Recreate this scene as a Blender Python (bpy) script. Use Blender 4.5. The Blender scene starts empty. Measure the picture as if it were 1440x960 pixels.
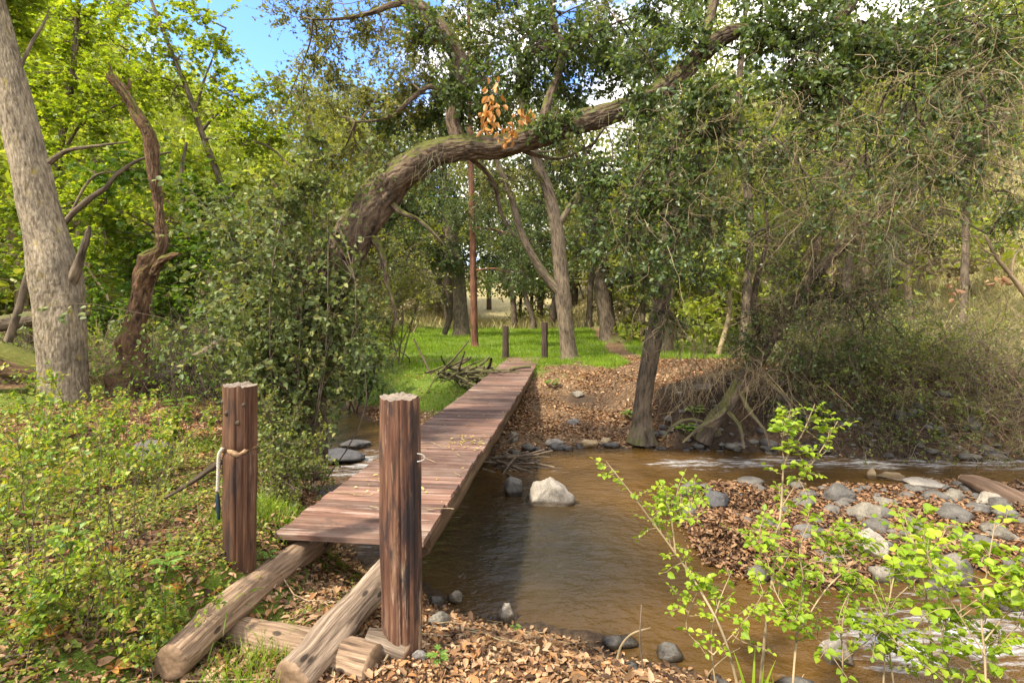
import bpy, math, random
import numpy as np

rng = np.random.default_rng(11)
random.seed(11)
C = bpy.context.scene.collection
F, CX, CY, EYE = 720.0, 720.0, 437.0, 1.6      # a level 18 mm lens, eye 1.6 m above the near bank
WL = -0.55                                      # water level


def at(px, py, Y):
    """World point seen at a photo pixel at distance Y."""
    return np.array([(px - CX) / F * Y, Y, EYE - (py - CY) / F * Y])


def ss(x):
    x = np.clip(x, 0, 1)
    return x * x * (3 - 2 * x)


def nrm(a):
    return a / np.maximum(np.linalg.norm(a, axis=-1, keepdims=True), 1e-9)


def _h(i, j, k, s):
    n = (i * 374761393 + j * 668265263 + k * 2147483647 + s * 974634777) & 0xFFFFFFFF
    n = ((n ^ (n >> 13)) * 1274126177) & 0xFFFFFFFF
    n = n ^ (n >> 16)
    return (n & 0xFFFFFF) / float(0xFFFFFF) * 2 - 1


def vn(P, s=0):
    """Value noise in -1..1 for points (N,3)."""
    P = np.asarray(P, float)
    f = np.floor(P).astype(np.int64)
    t = P - f
    t = t * t * (3 - 2 * t)
    r = 0
    for a in (0, 1):
        wa = t[:, 0] if a else 1 - t[:, 0]
        for b in (0, 1):
            wb = t[:, 1] if b else 1 - t[:, 1]
            for c in (0, 1):
                wc = t[:, 2] if c else 1 - t[:, 2]
                r = r + wa * wb * wc * _h(f[:, 0] + a, f[:, 1] + b, f[:, 2] + c, s)
    return r


def n2(x, y, sc, s=0):
    return vn(np.stack([np.ravel(x) * sc, np.ravel(y) * sc, np.zeros(np.size(x))], 1), s).reshape(np.shape(x))


# ------------------------------------------------------------------ mesh building
class MB:
    def __init__(s):
        s.v, s.q, s.t, s.b, s.n = [], [], [], [], 0

    def add(s, V, Q=None, T=None, bark=None):
        V = np.asarray(V, np.float32).reshape(-1, 3)
        s.v.append(V)
        s.b.append(np.zeros_like(V) if bark is None else np.asarray(bark, np.float32).reshape(-1, 3))
        if Q is not None and len(Q):
            s.q.append(np.asarray(Q, np.int32).reshape(-1, 4) + s.n)
        if T is not None and len(T):
            s.t.append(np.asarray(T, np.int32).reshape(-1, 3) + s.n)
        s.n += len(V)

    def mesh(s, name, mat, smooth=True):
        V = np.concatenate(s.v)
        q = np.concatenate(s.q) if s.q else np.zeros((0, 4), np.int32)
        t = np.concatenate(s.t) if s.t else np.zeros((0, 3), np.int32)
        me = bpy.data.meshes.new(name)
        me.vertices.add(len(V))
        me.vertices.foreach_set('co', V.ravel())
        L = np.concatenate([q.ravel(), t.ravel()])
        me.loops.add(len(L))
        me.loops.foreach_set('vertex_index', L)
        st = np.concatenate([np.arange(len(q)) * 4, len(q) * 4 + np.arange(len(t)) * 3]).astype(np.int32)
        me.polygons.add(len(st))
        me.polygons.foreach_set('loop_start', st)
        me.update(calc_edges=True)
        me.polygons.foreach_set('use_smooth', np.full(len(st), smooth))
        a = me.attributes.new('bark', 'FLOAT_VECTOR', 'POINT')
        a.data.foreach_set('vector', np.concatenate(s.b).ravel())
        me.materials.append(mat)
        return me

    def build(s, name, mat, parent=None, smooth=True):
        o = bpy.data.objects.new(name, s.mesh(name, mat, smooth))
        C.objects.link(o)
        o.parent = parent
        return o


def tag(o, label=None, cat=None, group=None, kind=None):
    if label: o['label'] = label
    if cat: o['category'] = cat
    if group: o['group'] = group
    if kind: o['kind'] = kind
    return o


def thing(name, label, cat, group=None):
    """Empty that parents the parts (parts are modelled in world space, so it sits at the origin of its parts)."""
    o = bpy.data.objects.new(name, None)
    o.empty_display_size = 0.1
    C.objects.link(o)
    return tag(o, label, cat, group)


def settle(root, p):
    """Move the Empty to the thing's base while its parts keep their places."""
    for ch in root.children:
        ch.matrix_parent_inverse.translation = (-p[0], -p[1], -p[2])
    root.location = p


def spl(pts, n):
    """Catmull-Rom through rows of pts (any number of columns)."""
    P = np.asarray(pts, float)
    if len(P) == 2:
        return P[0] + (P[1] - P[0]) * np.linspace(0, 1, n)[:, None]
    Q = np.vstack([2 * P[0] - P[1], P, 2 * P[-1] - P[-2]])
    u = np.linspace(0, len(P) - 1 - 1e-6, n)
    i = u.astype(int)
    t = (u - i)[:, None]
    a, b, c, d = Q[i], Q[i + 1], Q[i + 2], Q[i + 3]
    return 0.5 * (2 * b + (c - a) * t + (2 * a - 5 * b + 4 * c - d) * t ** 2 + (3 * b - a - 3 * c + d) * t ** 3)


def pp(rows):
    """(px,py,Y,width px) rows -> (x,y,z,r) rows."""
    return np.array([np.append(at(a, b, Y), w / 2 / F * Y / math.hypot(1, (a - CX) / F)) for a, b, Y, w in rows])


def tube(mb, path, sides=10, amp=0.0, freq=3.0, seed=0, cap=True, flare=0.0, stretch=0.25, n=None, fis=0.0, fk=30.0, fs=.28):
    """Tube along rows (x,y,z,r); 'bark' holds cylindrical coordinates so grain follows the limb."""
    P = np.asarray(path, float)
    if n: P = spl(P, n)
    X, Rr = P[:, :3], np.maximum(P[:, 3], 1e-4)
    m = len(X)
    T = nrm(np.gradient(X, axis=0))
    ref = np.array([1., 0, 0]) if abs(T[0, 0]) < .8 else np.array([0, 1., 0])
    N = np.zeros_like(X)
    N[0] = nrm(ref - T[0] * ref.dot(T[0]))
    for i in range(1, m):
        v = N[i - 1] - T[i] * N[i - 1].dot(T[i])
        N[i] = v / max(np.linalg.norm(v), 1e-9)
    B = np.cross(T, N)
    s = np.concatenate([[0], np.cumsum(np.linalg.norm(np.diff(X, axis=0), axis=1))])
    th = np.arange(sides) / sides * 2 * np.pi
    co, si = np.cos(th), np.sin(th)
    r = np.repeat(Rr[:, None], sides, 1)
    if flare:
        k = np.exp(-s / 0.35)[:, None]
        r = r * (1 + flare * k * (0.6 + 0.6 * np.cos(th * 4 + seed)[None, :] + .3 * np.cos(th * 7 + seed * 2)[None, :]))
    rm = Rr.mean()
    bk = np.stack([co[None, :] * rm + 0 * r, si[None, :] * rm + 0 * r, s[:, None] + 0 * r], -1) + seed * 3.17
    if amp:
        q = bk.reshape(-1, 3) * np.array([freq, freq, freq * stretch]) / max(rm, .02) * 1.0
        q2 = bk.reshape(-1, 3) * np.array([1, 1, .5]) / max(rm, .02)
        r = r * (1 + amp * vn(q, seed).reshape(r.shape) + amp * 1.1 * vn(q2, seed + 5).reshape(r.shape))
    if fis:                                   # bark fissures / drying cracks
        b = bk.reshape(-1, 3)
        wob = .35 * vn(b * fk * .22, seed + 8)
        f1 = np.abs(vn(b * np.array([fk, fk, fk * fs]) + wob[:, None] * 2, seed + 2))
        f2_ = np.abs(vn(b * np.array([fk * 2.1, fk * 2.1, fk * fs * 2.6]), seed + 3))
        dep = np.clip(1 - f1 / .32, 0, 1) ** 1.5 + .45 * np.clip(1 - f2_ / .3, 0, 1) ** 1.5
        r = r - fis * dep.reshape(r.shape)
    V = X[:, None, :] + r[..., None] * (co[None, :, None] * N[:, None, :] + si[None, :, None] * B[:, None, :])
    i = np.arange(m - 1)[:, None] * sides
    j = np.arange(sides)[None, :]
    j2 = (j + 1) % sides
    Q = np.stack([i + j, i + j2, i + sides + j2, i + sides + j], -1)
    mb.add(V, Q, bark=bk)
    if cap:
        for e, fl in ((0, 1), (m - 1, 0)):
            ring = V[e]
            c = X[e]
            VV = np.vstack([ring, c[None]])
            a = np.arange(sides)
            b = (a + 1) % sides
            Tt = np.stack([b, a, np.full(sides, sides)], 1) if fl else np.stack([a, b, np.full(sides, sides)], 1)
            mb.add(VV, T=Tt, bark=np.vstack([bk[e], bk[e].mean(0)[None]]))
    return P


def twigs(mb, P, R, sides=3):
    """Many thin tubes at once: P (N,K,3), R (N,K)."""
    if len(P) == 0: return
    N_, K = P.shape[:2]
    T = nrm(np.gradient(P, axis=1))
    ref = nrm(rng.normal(size=(N_, 1, 3)))
    A = nrm(np.cross(T, ref))
    B = np.cross(T, A)
    th = np.arange(sides) / sides * 2 * np.pi
    V = P[:, :, None, :] + R[:, :, None, None] * (np.cos(th)[None, None, :, None] * A[:, :, None, :] + np.sin(th)[None, None, :, None] * B[:, :, None, :])
    base = (np.arange(N_) * K * sides)[:, None, None]
    k = (np.arange(K - 1) * sides)[None, :, None]
    j = np.arange(sides)[None, None, :]
    j2 = (j + 1) % sides
    Q = np.stack([base + k + j, base + k + j2, base + k + sides + j2, base + k + sides + j], -1)
    s = np.linspace(0, 1, K)[None, :, None] + rng.random((N_, 1, 1)) * 50
    bk = np.stack(np.broadcast_arrays(np.cos(th)[None, None, :] * .02, np.sin(th)[None, None, :] * .02, s), -1)
    mb.add(V, Q, bark=bk)


def wander(S, D, L, K=5, jit=0.25, grav=0.0):
    S = np.asarray(S, float)
    d = nrm(np.asarray(D, float))
    step = (np.asarray(L, float) / (K - 1))[:, None]
    out = [S]
    for _ in range(K - 1):
        d = nrm(d + rng.normal(0, jit, d.shape) + np.array([0, 0, -grav]))
        out.append(out[-1] + d * step)
    return np.stack(out, 1)


def leaves(mb, c, A, size, wid=0.5, kind=4, up=0.6, fold=0.15, curl=0.0):
    """kind 4: one folded kite; kind 6: rounder leaf of two quads; kind 3: three-lobed spray of kites."""
    c = np.asarray(c, float)
    if len(c) == 0: return
    n = len(c)
    A = nrm(np.asarray(A, float))
    size = np.broadcast_to(size, (n,))[:, None]
    nr = nrm(rng.normal(size=(n, 3)) + np.array([0, 0, up * 2.2]))
    S = nrm(np.cross(A, nr))
    nr = np.cross(S, A)
    w = wid * size
    if kind == 3:
        for ang, k in ((0, 1.), (0.85, .8), (-0.85, .8)):
            A2 = A * math.cos(ang) + S * math.sin(ang)
            S2 = np.cross(A2, nr)
            V = np.stack([c, c + A2 * size * k * .55 + S2 * w * .5 * k + nr * fold * w, c + A2 * size * k - nr * size * curl, c + A2 * size * k * .55 - S2 * w * .5 * k + nr * fold * w], 1)
            mb.add(V, np.arange(n * 4).reshape(n, 4))
        return
    if kind == 4:
        V = np.stack([c, c + A * size * .45 + S * w * .5 + nr * fold * w, c + A * size - nr * size * curl, c + A * size * .45 - S * w * .5 + nr * fold * w], 1)
        mb.add(V, np.arange(n * 4).reshape(n, 4))
    else:
        V = np.stack([c,
                      c + A * size * .28 + S * w * .48 + nr * fold * w, c + A * size * .68 + S * w * .42 + nr * (fold * w - curl * size * .4),
                      c + A * size - nr * size * curl,
                      c + A * size * .68 - S * w * .42 + nr * (fold * w - curl * size * .4), c + A * size * .28 - S * w * .48 + nr * fold * w], 1)
        b = (np.arange(n) * 6)[:, None]
        mb.add(V, np.concatenate([b + np.array([0, 1, 2, 3]), b + np.array([0, 3, 4, 5])]))


def box(mb, c, half, ax, bark0=(0, 0, 0), bev=0.006):
    """Bevelled board: ax = 3x3 rows (across, up, along)."""
    c = np.asarray(c, float); ax = np.asarray(ax, float)
    hx, hz, hy = half
    prof = np.array([[-hx, -hz], [hx, -hz], [hx, hz - bev], [hx - bev, hz], [-hx + bev, hz], [-hx, hz - bev]])
    V, B = [], []
    for e in (-1, 1):
        for p in prof:
            V.append(c + ax[0] * p[0] + ax[1] * p[1] + ax[2] * e * hy)
            B.append(np.array([p[0], p[1], e * hy]) + bark0)
    k = len(prof)
    Q = [[i, (i + 1) % k, k + (i + 1) % k, k + i] for i in range(k)]
    Q += [[0, 5, 2, 1], [5, 4, 3, 2], [6, 7, 8, 11], [11, 8, 9, 10]]
    mb.add(V, Q, bark=B)


# ------------------------------------------------------------------ terrain
CREEK = np.array([(-30, 22), (-12, 13.5), (-8, 12), (-4.5, 9.9), (-3.2, 8), (-2.7, 6.8), (-2.0, 5.6), (-1.3, 4.5), (-.7, 3.95), (-.1, 3.58),
                  (.58, 3.24), (1.0, 3.08), (1.6, 2.85), (3, 2.6), (6, 2.5), (12, 2.6), (40, 2),
                  (40, 8), (12, 7.6), (7.1, 7.35), (5.2, 7.5), (3.8, 7.8), (3.0, 8.0), (2.0, 8.05), (.9, 8.0), (.5, 7.8), (.3, 7.35), (-.3, 7.4), (-1.0, 8.5),
                  (-1.7, 9.2), (-3.1, 10.4), (-4.5, 12.5), (-8, 15), (-12, 17.5), (-30, 28)], float)
BAR = np.array([(2.05, 6.1), (1.75, 5.7), (1.62, 5.2), (1.65, 4.6), (1.95, 4.1), (2.6, 4.0), (3.4, 4.15), (5, 4.0), (8, 4.2), (14, 4.3), (14, 6.1), (8, 6.2), (5, 6.2), (3.6, 6.15), (2.8, 6.2)], float)


def poly_sd(x, y, poly):
    """Signed distance to a polygon, positive inside."""
    sh = np.shape(x)
    x, y = np.ravel(x).astype(float), np.ravel(y).astype(float)
    d = np.full(x.shape, 1e9)
    ins = np.zeros(x.shape, bool)
    for (ax, ay), (bx, by) in zip(poly, np.roll(poly, -1, 0)):
        ex, ey = bx - ax, by - ay
        t = np.clip(((x - ax) * ex + (y - ay) * ey) / (ex * ex + ey * ey), 0, 1)
        d = np.minimum(d, np.hypot(x - ax - t * ex, y - ay - t * ey))
        if ay != by:
            cr = ((ay > y) != (by > y)) & (x < ex * (y - ay) / ey + ax)
            ins ^= cr
    return np.where(ins, d, -d).reshape(sh)


def hills(x, y):
    l = 15 * ss((-x * .85 + y * .12 - 9) / 22)
    r = 16 * ss((x * .8 + y * .2 - 11.5) / 25)
    f = 8 * ss((y - 55) / 60)
    return np.maximum(np.maximum(l, r), f)


def fields(x, y):
    x = np.asarray(x, float); y = np.asarray(y, float)
    wob = .10 * n2(x, y, 1.6, 3) + .05 * n2(x, y, 4.5, 4)
    sd = poly_sd(x, y, CREEK) + wob
    sb = poly_sd(x, y, BAR) + wob
    yc = np.interp(x, [-30, -12, -8, -4, -2.5, -1, 0, 2, 40], [25, 15.5, 13.5, 10.5, 8.5, 6.6, 5.8, 5.5, 5.5])
    far = y > yc
    zn = (.29 * ss((-x - 1.12 - .42 * ss((2.75 - y) / .45)) / .45) + .15 * ss((-x - 3) / 3)) * ss((y - 1.3) / 1.3) - .12 * ss((x - .8) / 1.2)
    zf = .2 + .34 * ss((x - 2.3) / 1.6) * ss((16 - y) / 6) + 0 * y
    zt = np.where(far, zf, zn) + hills(x, y)
    wf = np.interp(x, [-6, -3, -1.2, 0, 1.9, 2.7, 6, 9], [2.2, 2.0, 3.0, 5.0, 5.0, .8, .9, 1.4])
    w = np.where(far, wf, 1.15)
    bump = .035 * n2(x, y, 2.3, 7) + .02 * n2(x, y, 6, 8) + .010 * n2(x, y, 14, 9)
    near = np.exp(-np.hypot(x, y) / 60)
    z = np.where(sd > 0, WL - .35 * ss(sd / .8), WL + (zt - WL) * (.15 * np.clip(-sd / w, 0, 1) + .85 * ss(-sd / w)))
    z = z + bump * np.where(sd > 0, .6, ss(-sd / .5))
    zb = WL - .25 + .39 * ss((sb + .25) / .6) + bump * 1.3
    # a little brown pool inside the gravel bar
    zb = zb - .2 * ss(1 - np.hypot((x - 2.35) / .5, (y - 5.35) / .28))
    z = np.where(sd > 0, np.maximum(z, zb), z)
    return z, sd, sb, far


def H(x, y):
    return fields(x, y)[0]


def hit(px, py):
    """Ground point under a photo pixel."""
    Y = np.concatenate([np.arange(1.6, 14, .02), np.arange(14, 90, .2)])
    X = (px - CX) / F * Y
    Z = EYE - (py - CY) / F * Y
    G = np.maximum(H(X, Y), WL)
    k = np.argmax(Z <= G)
    if not (Z <= G).any(): k = len(Y) - 1
    return np.array([X[k], Y[k], G[k]])

# ------------------------------------------------------------------ materials
def new_mat(name):
    m = bpy.data.materials.new(name)
    m.use_nodes = True
    nt = m.node_tree
    nt.nodes.clear()
    return m, nt


def N(nt, t, **kw):
    n = nt.nodes.new(t)
    for k, v in kw.items():
        if k.startswith('i_'):
            key = k[2:]
            n.inputs[int(key) if key.isdigit() else key.replace('_', ' ')].default_value = v
        else:
            setattr(n, k, v)
    return n


def ramp(nt, src, stops, interp='LINEAR'):
    r = nt.nodes.new('ShaderNodeValToRGB')
    r.color_ramp.interpolation = interp
    e = r.color_ramp.elements
    while len(e) < len(stops): e.new(.5)
    for el, (p, c) in zip(e, stops):
        el.position = p
        el.color = (*c, 1) if len(c) == 3 else c
    nt.links.new(src, r.inputs[0])
    return r.outputs[0]


def mix(nt, f, a, b, mode='MIX'):
    m = nt.nodes.new('ShaderNodeMix')
    m.data_type = 'RGBA'
    m.blend_type = mode
    for s, v in ((m.inputs['Factor'], f), (m.inputs[6], a), (m.inputs[7], b)):
        if hasattr(v, 'is_output'): nt.links.new(v, s)
        else: s.default_value = v if not isinstance(v, tuple) or len(v) == 4 else (*v, 1)
    return m.outputs[2]


def math_(nt, op, a, b=0.0, clamp=False):
    m = nt.nodes.new('ShaderNodeMath')
    m.operation = op
    m.use_clamp = clamp
    for i, v in enumerate((a, b)):
        if hasattr(v, 'is_output'): nt.links.new(v, m.inputs[i])
        else: m.inputs[i].default_value = v
    return m.outputs[0]


def noise(nt, vec, scale, detail=4, rough=.6, out=0):
    n = N(nt, 'ShaderNodeTexNoise')
    n.inputs['Scale'].default_value = scale
    n.inputs['Detail'].default_value = detail
    n.inputs['Roughness'].default_value = rough
    if vec is not None: nt.links.new(vec, n.inputs['Vector'])
    return n.outputs[out]


def mapping(nt, vec, scale):
    m = N(nt, 'ShaderNodeMapping')
    m.inputs['Scale'].default_value = scale
    nt.links.new(vec, m.inputs['Vector'])
    return m.outputs[0]


def finish(nt, col, rough=.9, bump=None, bstr=.5, bdist=.02, spec=.3):
    p = N(nt, 'ShaderNodeBsdfPrincipled')
    if hasattr(col, 'is_output'): nt.links.new(col, p.inputs['Base Color'])
    else: p.inputs['Base Color'].default_value = (*col, 1)
    if hasattr(rough, 'is_output'): nt.links.new(rough, p.inputs['Roughness'])
    else: p.inputs['Roughness'].default_value = rough
    p.inputs['Specular IOR Level'].default_value = spec
    if bump is not None:
        b = N(nt, 'ShaderNodeBump')
        b.inputs['Strength'].default_value = bstr
        b.inputs['Distance'].default_value = bdist
        nt.links.new(bump, b.inputs['Height'])
        nt.links.new(b.outputs[0], p.inputs['Normal'])
    o = N(nt, 'ShaderNodeOutputMaterial')
    nt.links.new(p.outputs[0], o.inputs[0])
    return p


def leaf_mat(name, cols, trans=.4, tint=(1.3, 1.25, .5), rough=.45, spec=.4):
    """cols: colours a leaf of this plant can have; thin leaf = gloss + light passing through."""
    m, nt = new_mat(name)
    g = N(nt, 'ShaderNodeNewGeometry')
    k = len(cols)
    c = ramp(nt, g.outputs['Random Per Island'], [(i / (k - 1), q) for i, q in enumerate(cols)])
    tc = N(nt, 'ShaderNodeTexCoord')
    v = noise(nt, tc.outputs['Object'], 1.7, 2)
    br = ramp(nt, v, [(.3, (.7, .72, .7)), (.7, (1.3, 1.25, 1.25))])
    c = mix(nt, 1.0, c, br, 'MULTIPLY')
    p = N(nt, 'ShaderNodeBsdfPrincipled', i_Roughness=rough)
    p.inputs['Specular IOR Level'].default_value = spec
    nt.links.new(c, p.inputs['Base Color'])
    t = N(nt, 'ShaderNodeBsdfTranslucent')
    ct = mix(nt, 1.0, c, tint, 'MULTIPLY')
    nt.links.new(ct, t.inputs[0])
    s = N(nt, 'ShaderNodeMixShader')
    s.inputs[0].default_value = trans
    nt.links.new(p.outputs[0], s.inputs[1])
    nt.links.new(t.outputs[0], s.inputs[2])
    o = N(nt, 'ShaderNodeOutputMaterial')
    nt.links.new(s.outputs[0], o.inputs[0])
    return m


def bark_mat(name, dark, light, moss=0.0, sx=26, sz=5, lichen=None, bstr=.9, bdist=.03, mossc=(.10, .12, .015)):
    m, nt = new_mat(name)
    a = N(nt, 'ShaderNodeAttribute', attribute_name='bark')
    vec = a.outputs['Vector']
    f = noise(nt, mapping(nt, vec, (sx, sx, sz)), 1, 6, .65)
    f2 = noise(nt, mapping(nt, vec, (5, 5, 3)), 1, 4, .6)
    c = ramp(nt, f, [(.32, dark), (.62, light)])
    c = mix(nt, 1.0, c, ramp(nt, f2, [(.3, (.65, .65, .65)), (.7, (1.3, 1.28, 1.22))]), 'MULTIPLY')
    if lichen:
        l = noise(nt, mapping(nt, vec, (7, 7, 4)), 1, 5, .7)
        c = mix(nt, ramp(nt, l, [(.60, (0, 0, 0)), (.68, (.8, .8, .8))]), c, lichen)
    if moss:
        g = N(nt, 'ShaderNodeNewGeometry')
        sp = N(nt, 'ShaderNodeSeparateXYZ')
        nt.links.new(g.outputs['Normal'], sp.inputs[0])
        mn = noise(nt, mapping(nt, vec, (9, 9, 6)), 1, 5, .7)
        q = math_(nt, 'ADD', sp.outputs[2], math_(nt, 'MULTIPLY', mn, 1.3))
        c = mix(nt, ramp(nt, q, [(.95, (0, 0, 0)), (1.15, (moss, moss, moss))]), c, mossc)
    finish(nt, c, .92, f, bstr, bdist, .2)
    return m


def wood_mat(name, cols, sx=30, sz=1.6, rough=.75, bstr=.6, pale=None, spots=True, pth=(.56, .66), burn=0.0, dirt=0.0):
    """Weathered timber: long grain along the third 'bark' coordinate, a few knots, silvered streaks."""
    m, nt = new_mat(name)
    a = N(nt, 'ShaderNodeAttribute', attribute_name='bark')
    vec = a.outputs['Vector']
    g = N(nt, 'ShaderNodeNewGeometry')
    f = noise(nt, mapping(nt, vec, (sx, sx, sz)), 1, 7, .68)
    big = noise(nt, mapping(nt, vec, (9, 9, 1.2)), 1, 4, .6)
    fine = noise(nt, mapping(nt, vec, (sx * 4, sx * 4, sz * 2)), 1, 3, .6)
    k = len(cols)
    src = math_(nt, 'ADD', math_(nt, 'MULTIPLY', f, .7), math_(nt, 'MULTIPLY', big, .3))
    c = ramp(nt, src, [(.33 + .34 * i / (k - 1), q) for i, q in enumerate(cols)])
    if pale:
        pn = noise(nt, mapping(nt, vec, (14, 14, 1.1)), 1, 6, .7)
        c = mix(nt, ramp(nt, pn, [(pth[0], (0, 0, 0)), (pth[1], (.85, .85, .85))]), c, pale)
    if burn:
        bn = noise(nt, mapping(nt, vec, (11, 11, 2.6)), 1, 6, .68)
        c = mix(nt, ramp(nt, bn, [(.50, (0, 0, 0)), (.60, (burn,) * 3)]), c, (.022, .019, .021))
    rv = ramp(nt, g.outputs['Random Per Island'], [(0, (.58, .58, .60)), (.5, (.95, .95, .95)), (1, (1.4, 1.35, 1.3))])
    c = mix(nt, 1.0, c, rv, 'MULTIPLY')
    c = mix(nt, 1.0, c, ramp(nt, fine, [(.35, (.7, .7, .7)), (.6, (1.1, 1.1, 1.1))]), 'MULTIPLY')
    if dirt:
        tco = N(nt, 'ShaderNodeTexCoord')
        dn = noise(nt, tco.outputs['Object'], 2.3, 7, .7)
        c = mix(nt, ramp(nt, dn, [(.48, (0, 0, 0)), (.66, (dirt,) * 3)]), c, (.19, .145, .11))
        dn2 = noise(nt, tco.outputs['Object'], 5.1, 7, .75)
        c = mix(nt, ramp(nt, dn2, [(.55, (0, 0, 0)), (.66, (dirt,) * 3)]), c, (.035, .026, .02))
    if spots:
        v = N(nt, 'ShaderNodeTexVoronoi')
        v.inputs['Scale'].default_value = 1
        nt.links.new(mapping(nt, vec, (11, 11, 5)), v.inputs['Vector'])
        c = mix(nt, ramp(nt, v.outputs['Distance'], [(.10, (.85, .85, .85)), (.16, (0, 0, 0))]), c, (.02, .015, .012))
    finish(nt, c, rough, f, bstr, .012, .25)
    return m


def simple_mat(name, col, rough=.8, var=.3, scale=8, spec=.3):
    m, nt = new_mat(name)
    tc = N(nt, 'ShaderNodeTexCoord')
    f = noise(nt, tc.outputs['Object'], scale, 5)
    c = mix(nt, 1.0, col, ramp(nt, f, [(.3, (1 - var,) * 3), (.7, (1 + var,) * 3)]), 'MULTIPLY')
    finish(nt, c, rough, f, .4, .01, spec)
    return m


def rock_mat(name, a, b, moss=0.0):
    m, nt = new_mat(name)
    tc = N(nt, 'ShaderNodeTexCoord')
    oi = N(nt, 'ShaderNodeObjectInfo')
    v = N(nt, 'ShaderNodeVectorMath', operation='ADD')
    nt.links.new(tc.outputs['Object'], v.inputs[0])
    nt.links.new(oi.outputs['Random'], v.inputs[1])
    f = noise(nt, v.outputs[0], 7, 8, .7)
    sp = noise(nt, v.outputs[0], 90, 3, .7)
    c = ramp(nt, f, [(.3, a), (.7, b)])
    c = mix(nt, 1.0, c, ramp(nt, sp, [(.35, (.6, .6, .62)), (.6, (1.2, 1.18, 1.15))]), 'MULTIPLY')
    c = mix(nt, 1.0, c, ramp(nt, oi.outputs['Random'], [(0, (.7, .7, .74)), (1, (1.2, 1.15, 1.05))]), 'MULTIPLY')
    if moss:
        mm = noise(nt, v.outputs[0], 4, 6, .7)
        c = mix(nt, ramp(nt, mm, [(.5, (0, 0, 0)), (.6, (moss,) * 3)]), c, (.09, .10, .015))
    # wet dark line just above the water
    g = N(nt, 'ShaderNodeNewGeometry')
    sx = N(nt, 'ShaderNodeSeparateXYZ')
    nt.links.new(g.outputs['Position'], sx.inputs[0])
    wn = math_(nt, 'ADD', sx.outputs[2], math_(nt, 'MULTIPLY', f, .03))
    wet = ramp(nt, math_(nt, 'ADD', wn, -WL), [(.055, (1, 1, 1)), (.085, (0, 0, 0))])
    c = mix(nt, wet, c, mix(nt, 1.0, c, (.38, .34, .30), 'MULTIPLY'))
    finish(nt, c, ramp(nt, wet, [(0, (.85,) * 3), (1, (.25,) * 3)]), f, .7, .03, .35)
    return m


M = {}
M['bark_grey'] = bark_mat('bark_grey', (.09, .066, .045), (.33, .275, .20), sx=36, sz=9, lichen=(.30, .23, .05), bdist=.04)
M['bark_oak'] = bark_mat('bark_oak', (.022, .016, .012), (.185, .135, .095), moss=.7, sx=28, sz=8, bdist=.05)
M['bark_dark'] = bark_mat('bark_dark', (.03, .023, .018), (.15, .115, .085), moss=.5)
M['bark_mid'] = bark_mat('bark_mid', (.04, .03, .021), (.18, .14, .10), moss=.4, lichen=(.2, .19, .09))
M['bark_red'] = bark_mat('bark_red', (.06, .028, .02), (.20, .095, .06), sx=30, sz=2)
M['bark_snag'] = bark_mat('bark_snag', (.022, .012, .008), (.17, .10, .056), moss=.7, sx=22, sz=6, bdist=.06, lichen=(.28, .2, .11))
M['twig_pale'] = bark_mat('twig_pale', (.13, .095, .055), (.36, .28, .17), bstr=.3)
M['twig_brown'] = bark_mat('twig_brown', (.05, .037, .028), (.19, .145, .105), bstr=.3)
M['twig_dark'] = bark_mat('twig_dark', (.025, .018, .014), (.10, .077, .055), bstr=.3)
M['post_red'] = wood_mat('post_red', [(.012, .009, .008), (.05, .024, .016), (.11, .05, .031), (.18, .10, .06), (.28, .19, .12)], sx=34, sz=1.9, pale=(.42, .31, .20), spots=False, pth=(.55, .62), burn=.85, bstr=1.)
M['post_brown'] = wood_mat('post_brown', [(.016, .009, .006), (.06, .027, .015), (.12, .06, .034), (.19, .11, .065)], sx=30, sz=1.5, pale=(.27, .20, .15), pth=(.58, .68), burn=.55, spots=False, bstr=1.)
M['post_end'] = simple_mat('post_end', (.17, .135, .105), .9, .4, 40)
M['splinter'] = simple_mat('splinter', (.26, .165, .09), .9, .5, 70)
M['post_dark'] = wood_mat('post_dark', [(.02, .015, .012), (.06, .04, .03), (.11, .075, .055)])
M['deck'] = wood_mat('deck', [(.038, .019, .013), (.11, .058, .041), (.185, .108, .080), (.275, .19, .15)], sx=26, sz=1.2, pale=(.36, .285, .245), rough=.7, spots=False, pth=(.56, .70), dirt=.5)
M['beam'] = wood_mat('beam', [(.03, .02, .012), (.09, .055, .03), (.16, .11, .06)])
M['log'] = wood_mat('log', [(.025, .016, .011), (.12, .08, .052), (.21, .15, .10), (.31, .24, .17)], sx=46, sz=2.6, rough=.85, bstr=.8)
M['log_grey'] = wood_mat('log_grey', [(.018, .012, .008), (.11, .08, .057), (.22, .17, .125), (.35, .29, .22)], sx=46, sz=2.6, rough=.88, bstr=1.)
M['cut_end'] = wood_mat('cut_end', [(.08, .05, .03), (.19, .125, .075), (.30, .21, .135)], sx=12, sz=12, spots=False)
M['drift'] = wood_mat('drift', [(.02, .013, .009), (.075, .048, .032), (.15, .105, .075)], sx=36, sz=2.5)
M['rock'] = rock_mat('rock', (.075, .07, .062), (.21, .195, .165))
M['rock_pale'] = rock_mat('rock_pale', (.19, .175, .155), (.36, .335, .29))
M['rock_dark'] = rock_mat('rock_dark', (.06, .06, .062), (.15, .145, .14))
M['rock_tan'] = rock_mat('rock_tan', (.28, .20, .11), (.45, .36, .22))
M['rock_moss'] = rock_mat('rock_moss', (.09, .08, .07), (.20, .18, .15), moss=.9)
M['rope'] = simple_mat('rope', (.42, .38, .32), .9, .3, 120)
M['rope_blue'] = simple_mat('rope_blue', (.018, .03, .045), .6, .4, 60)
M['metal'] = simple_mat('metal', (.28, .26, .23), .55, .3, 60, .5)

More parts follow.
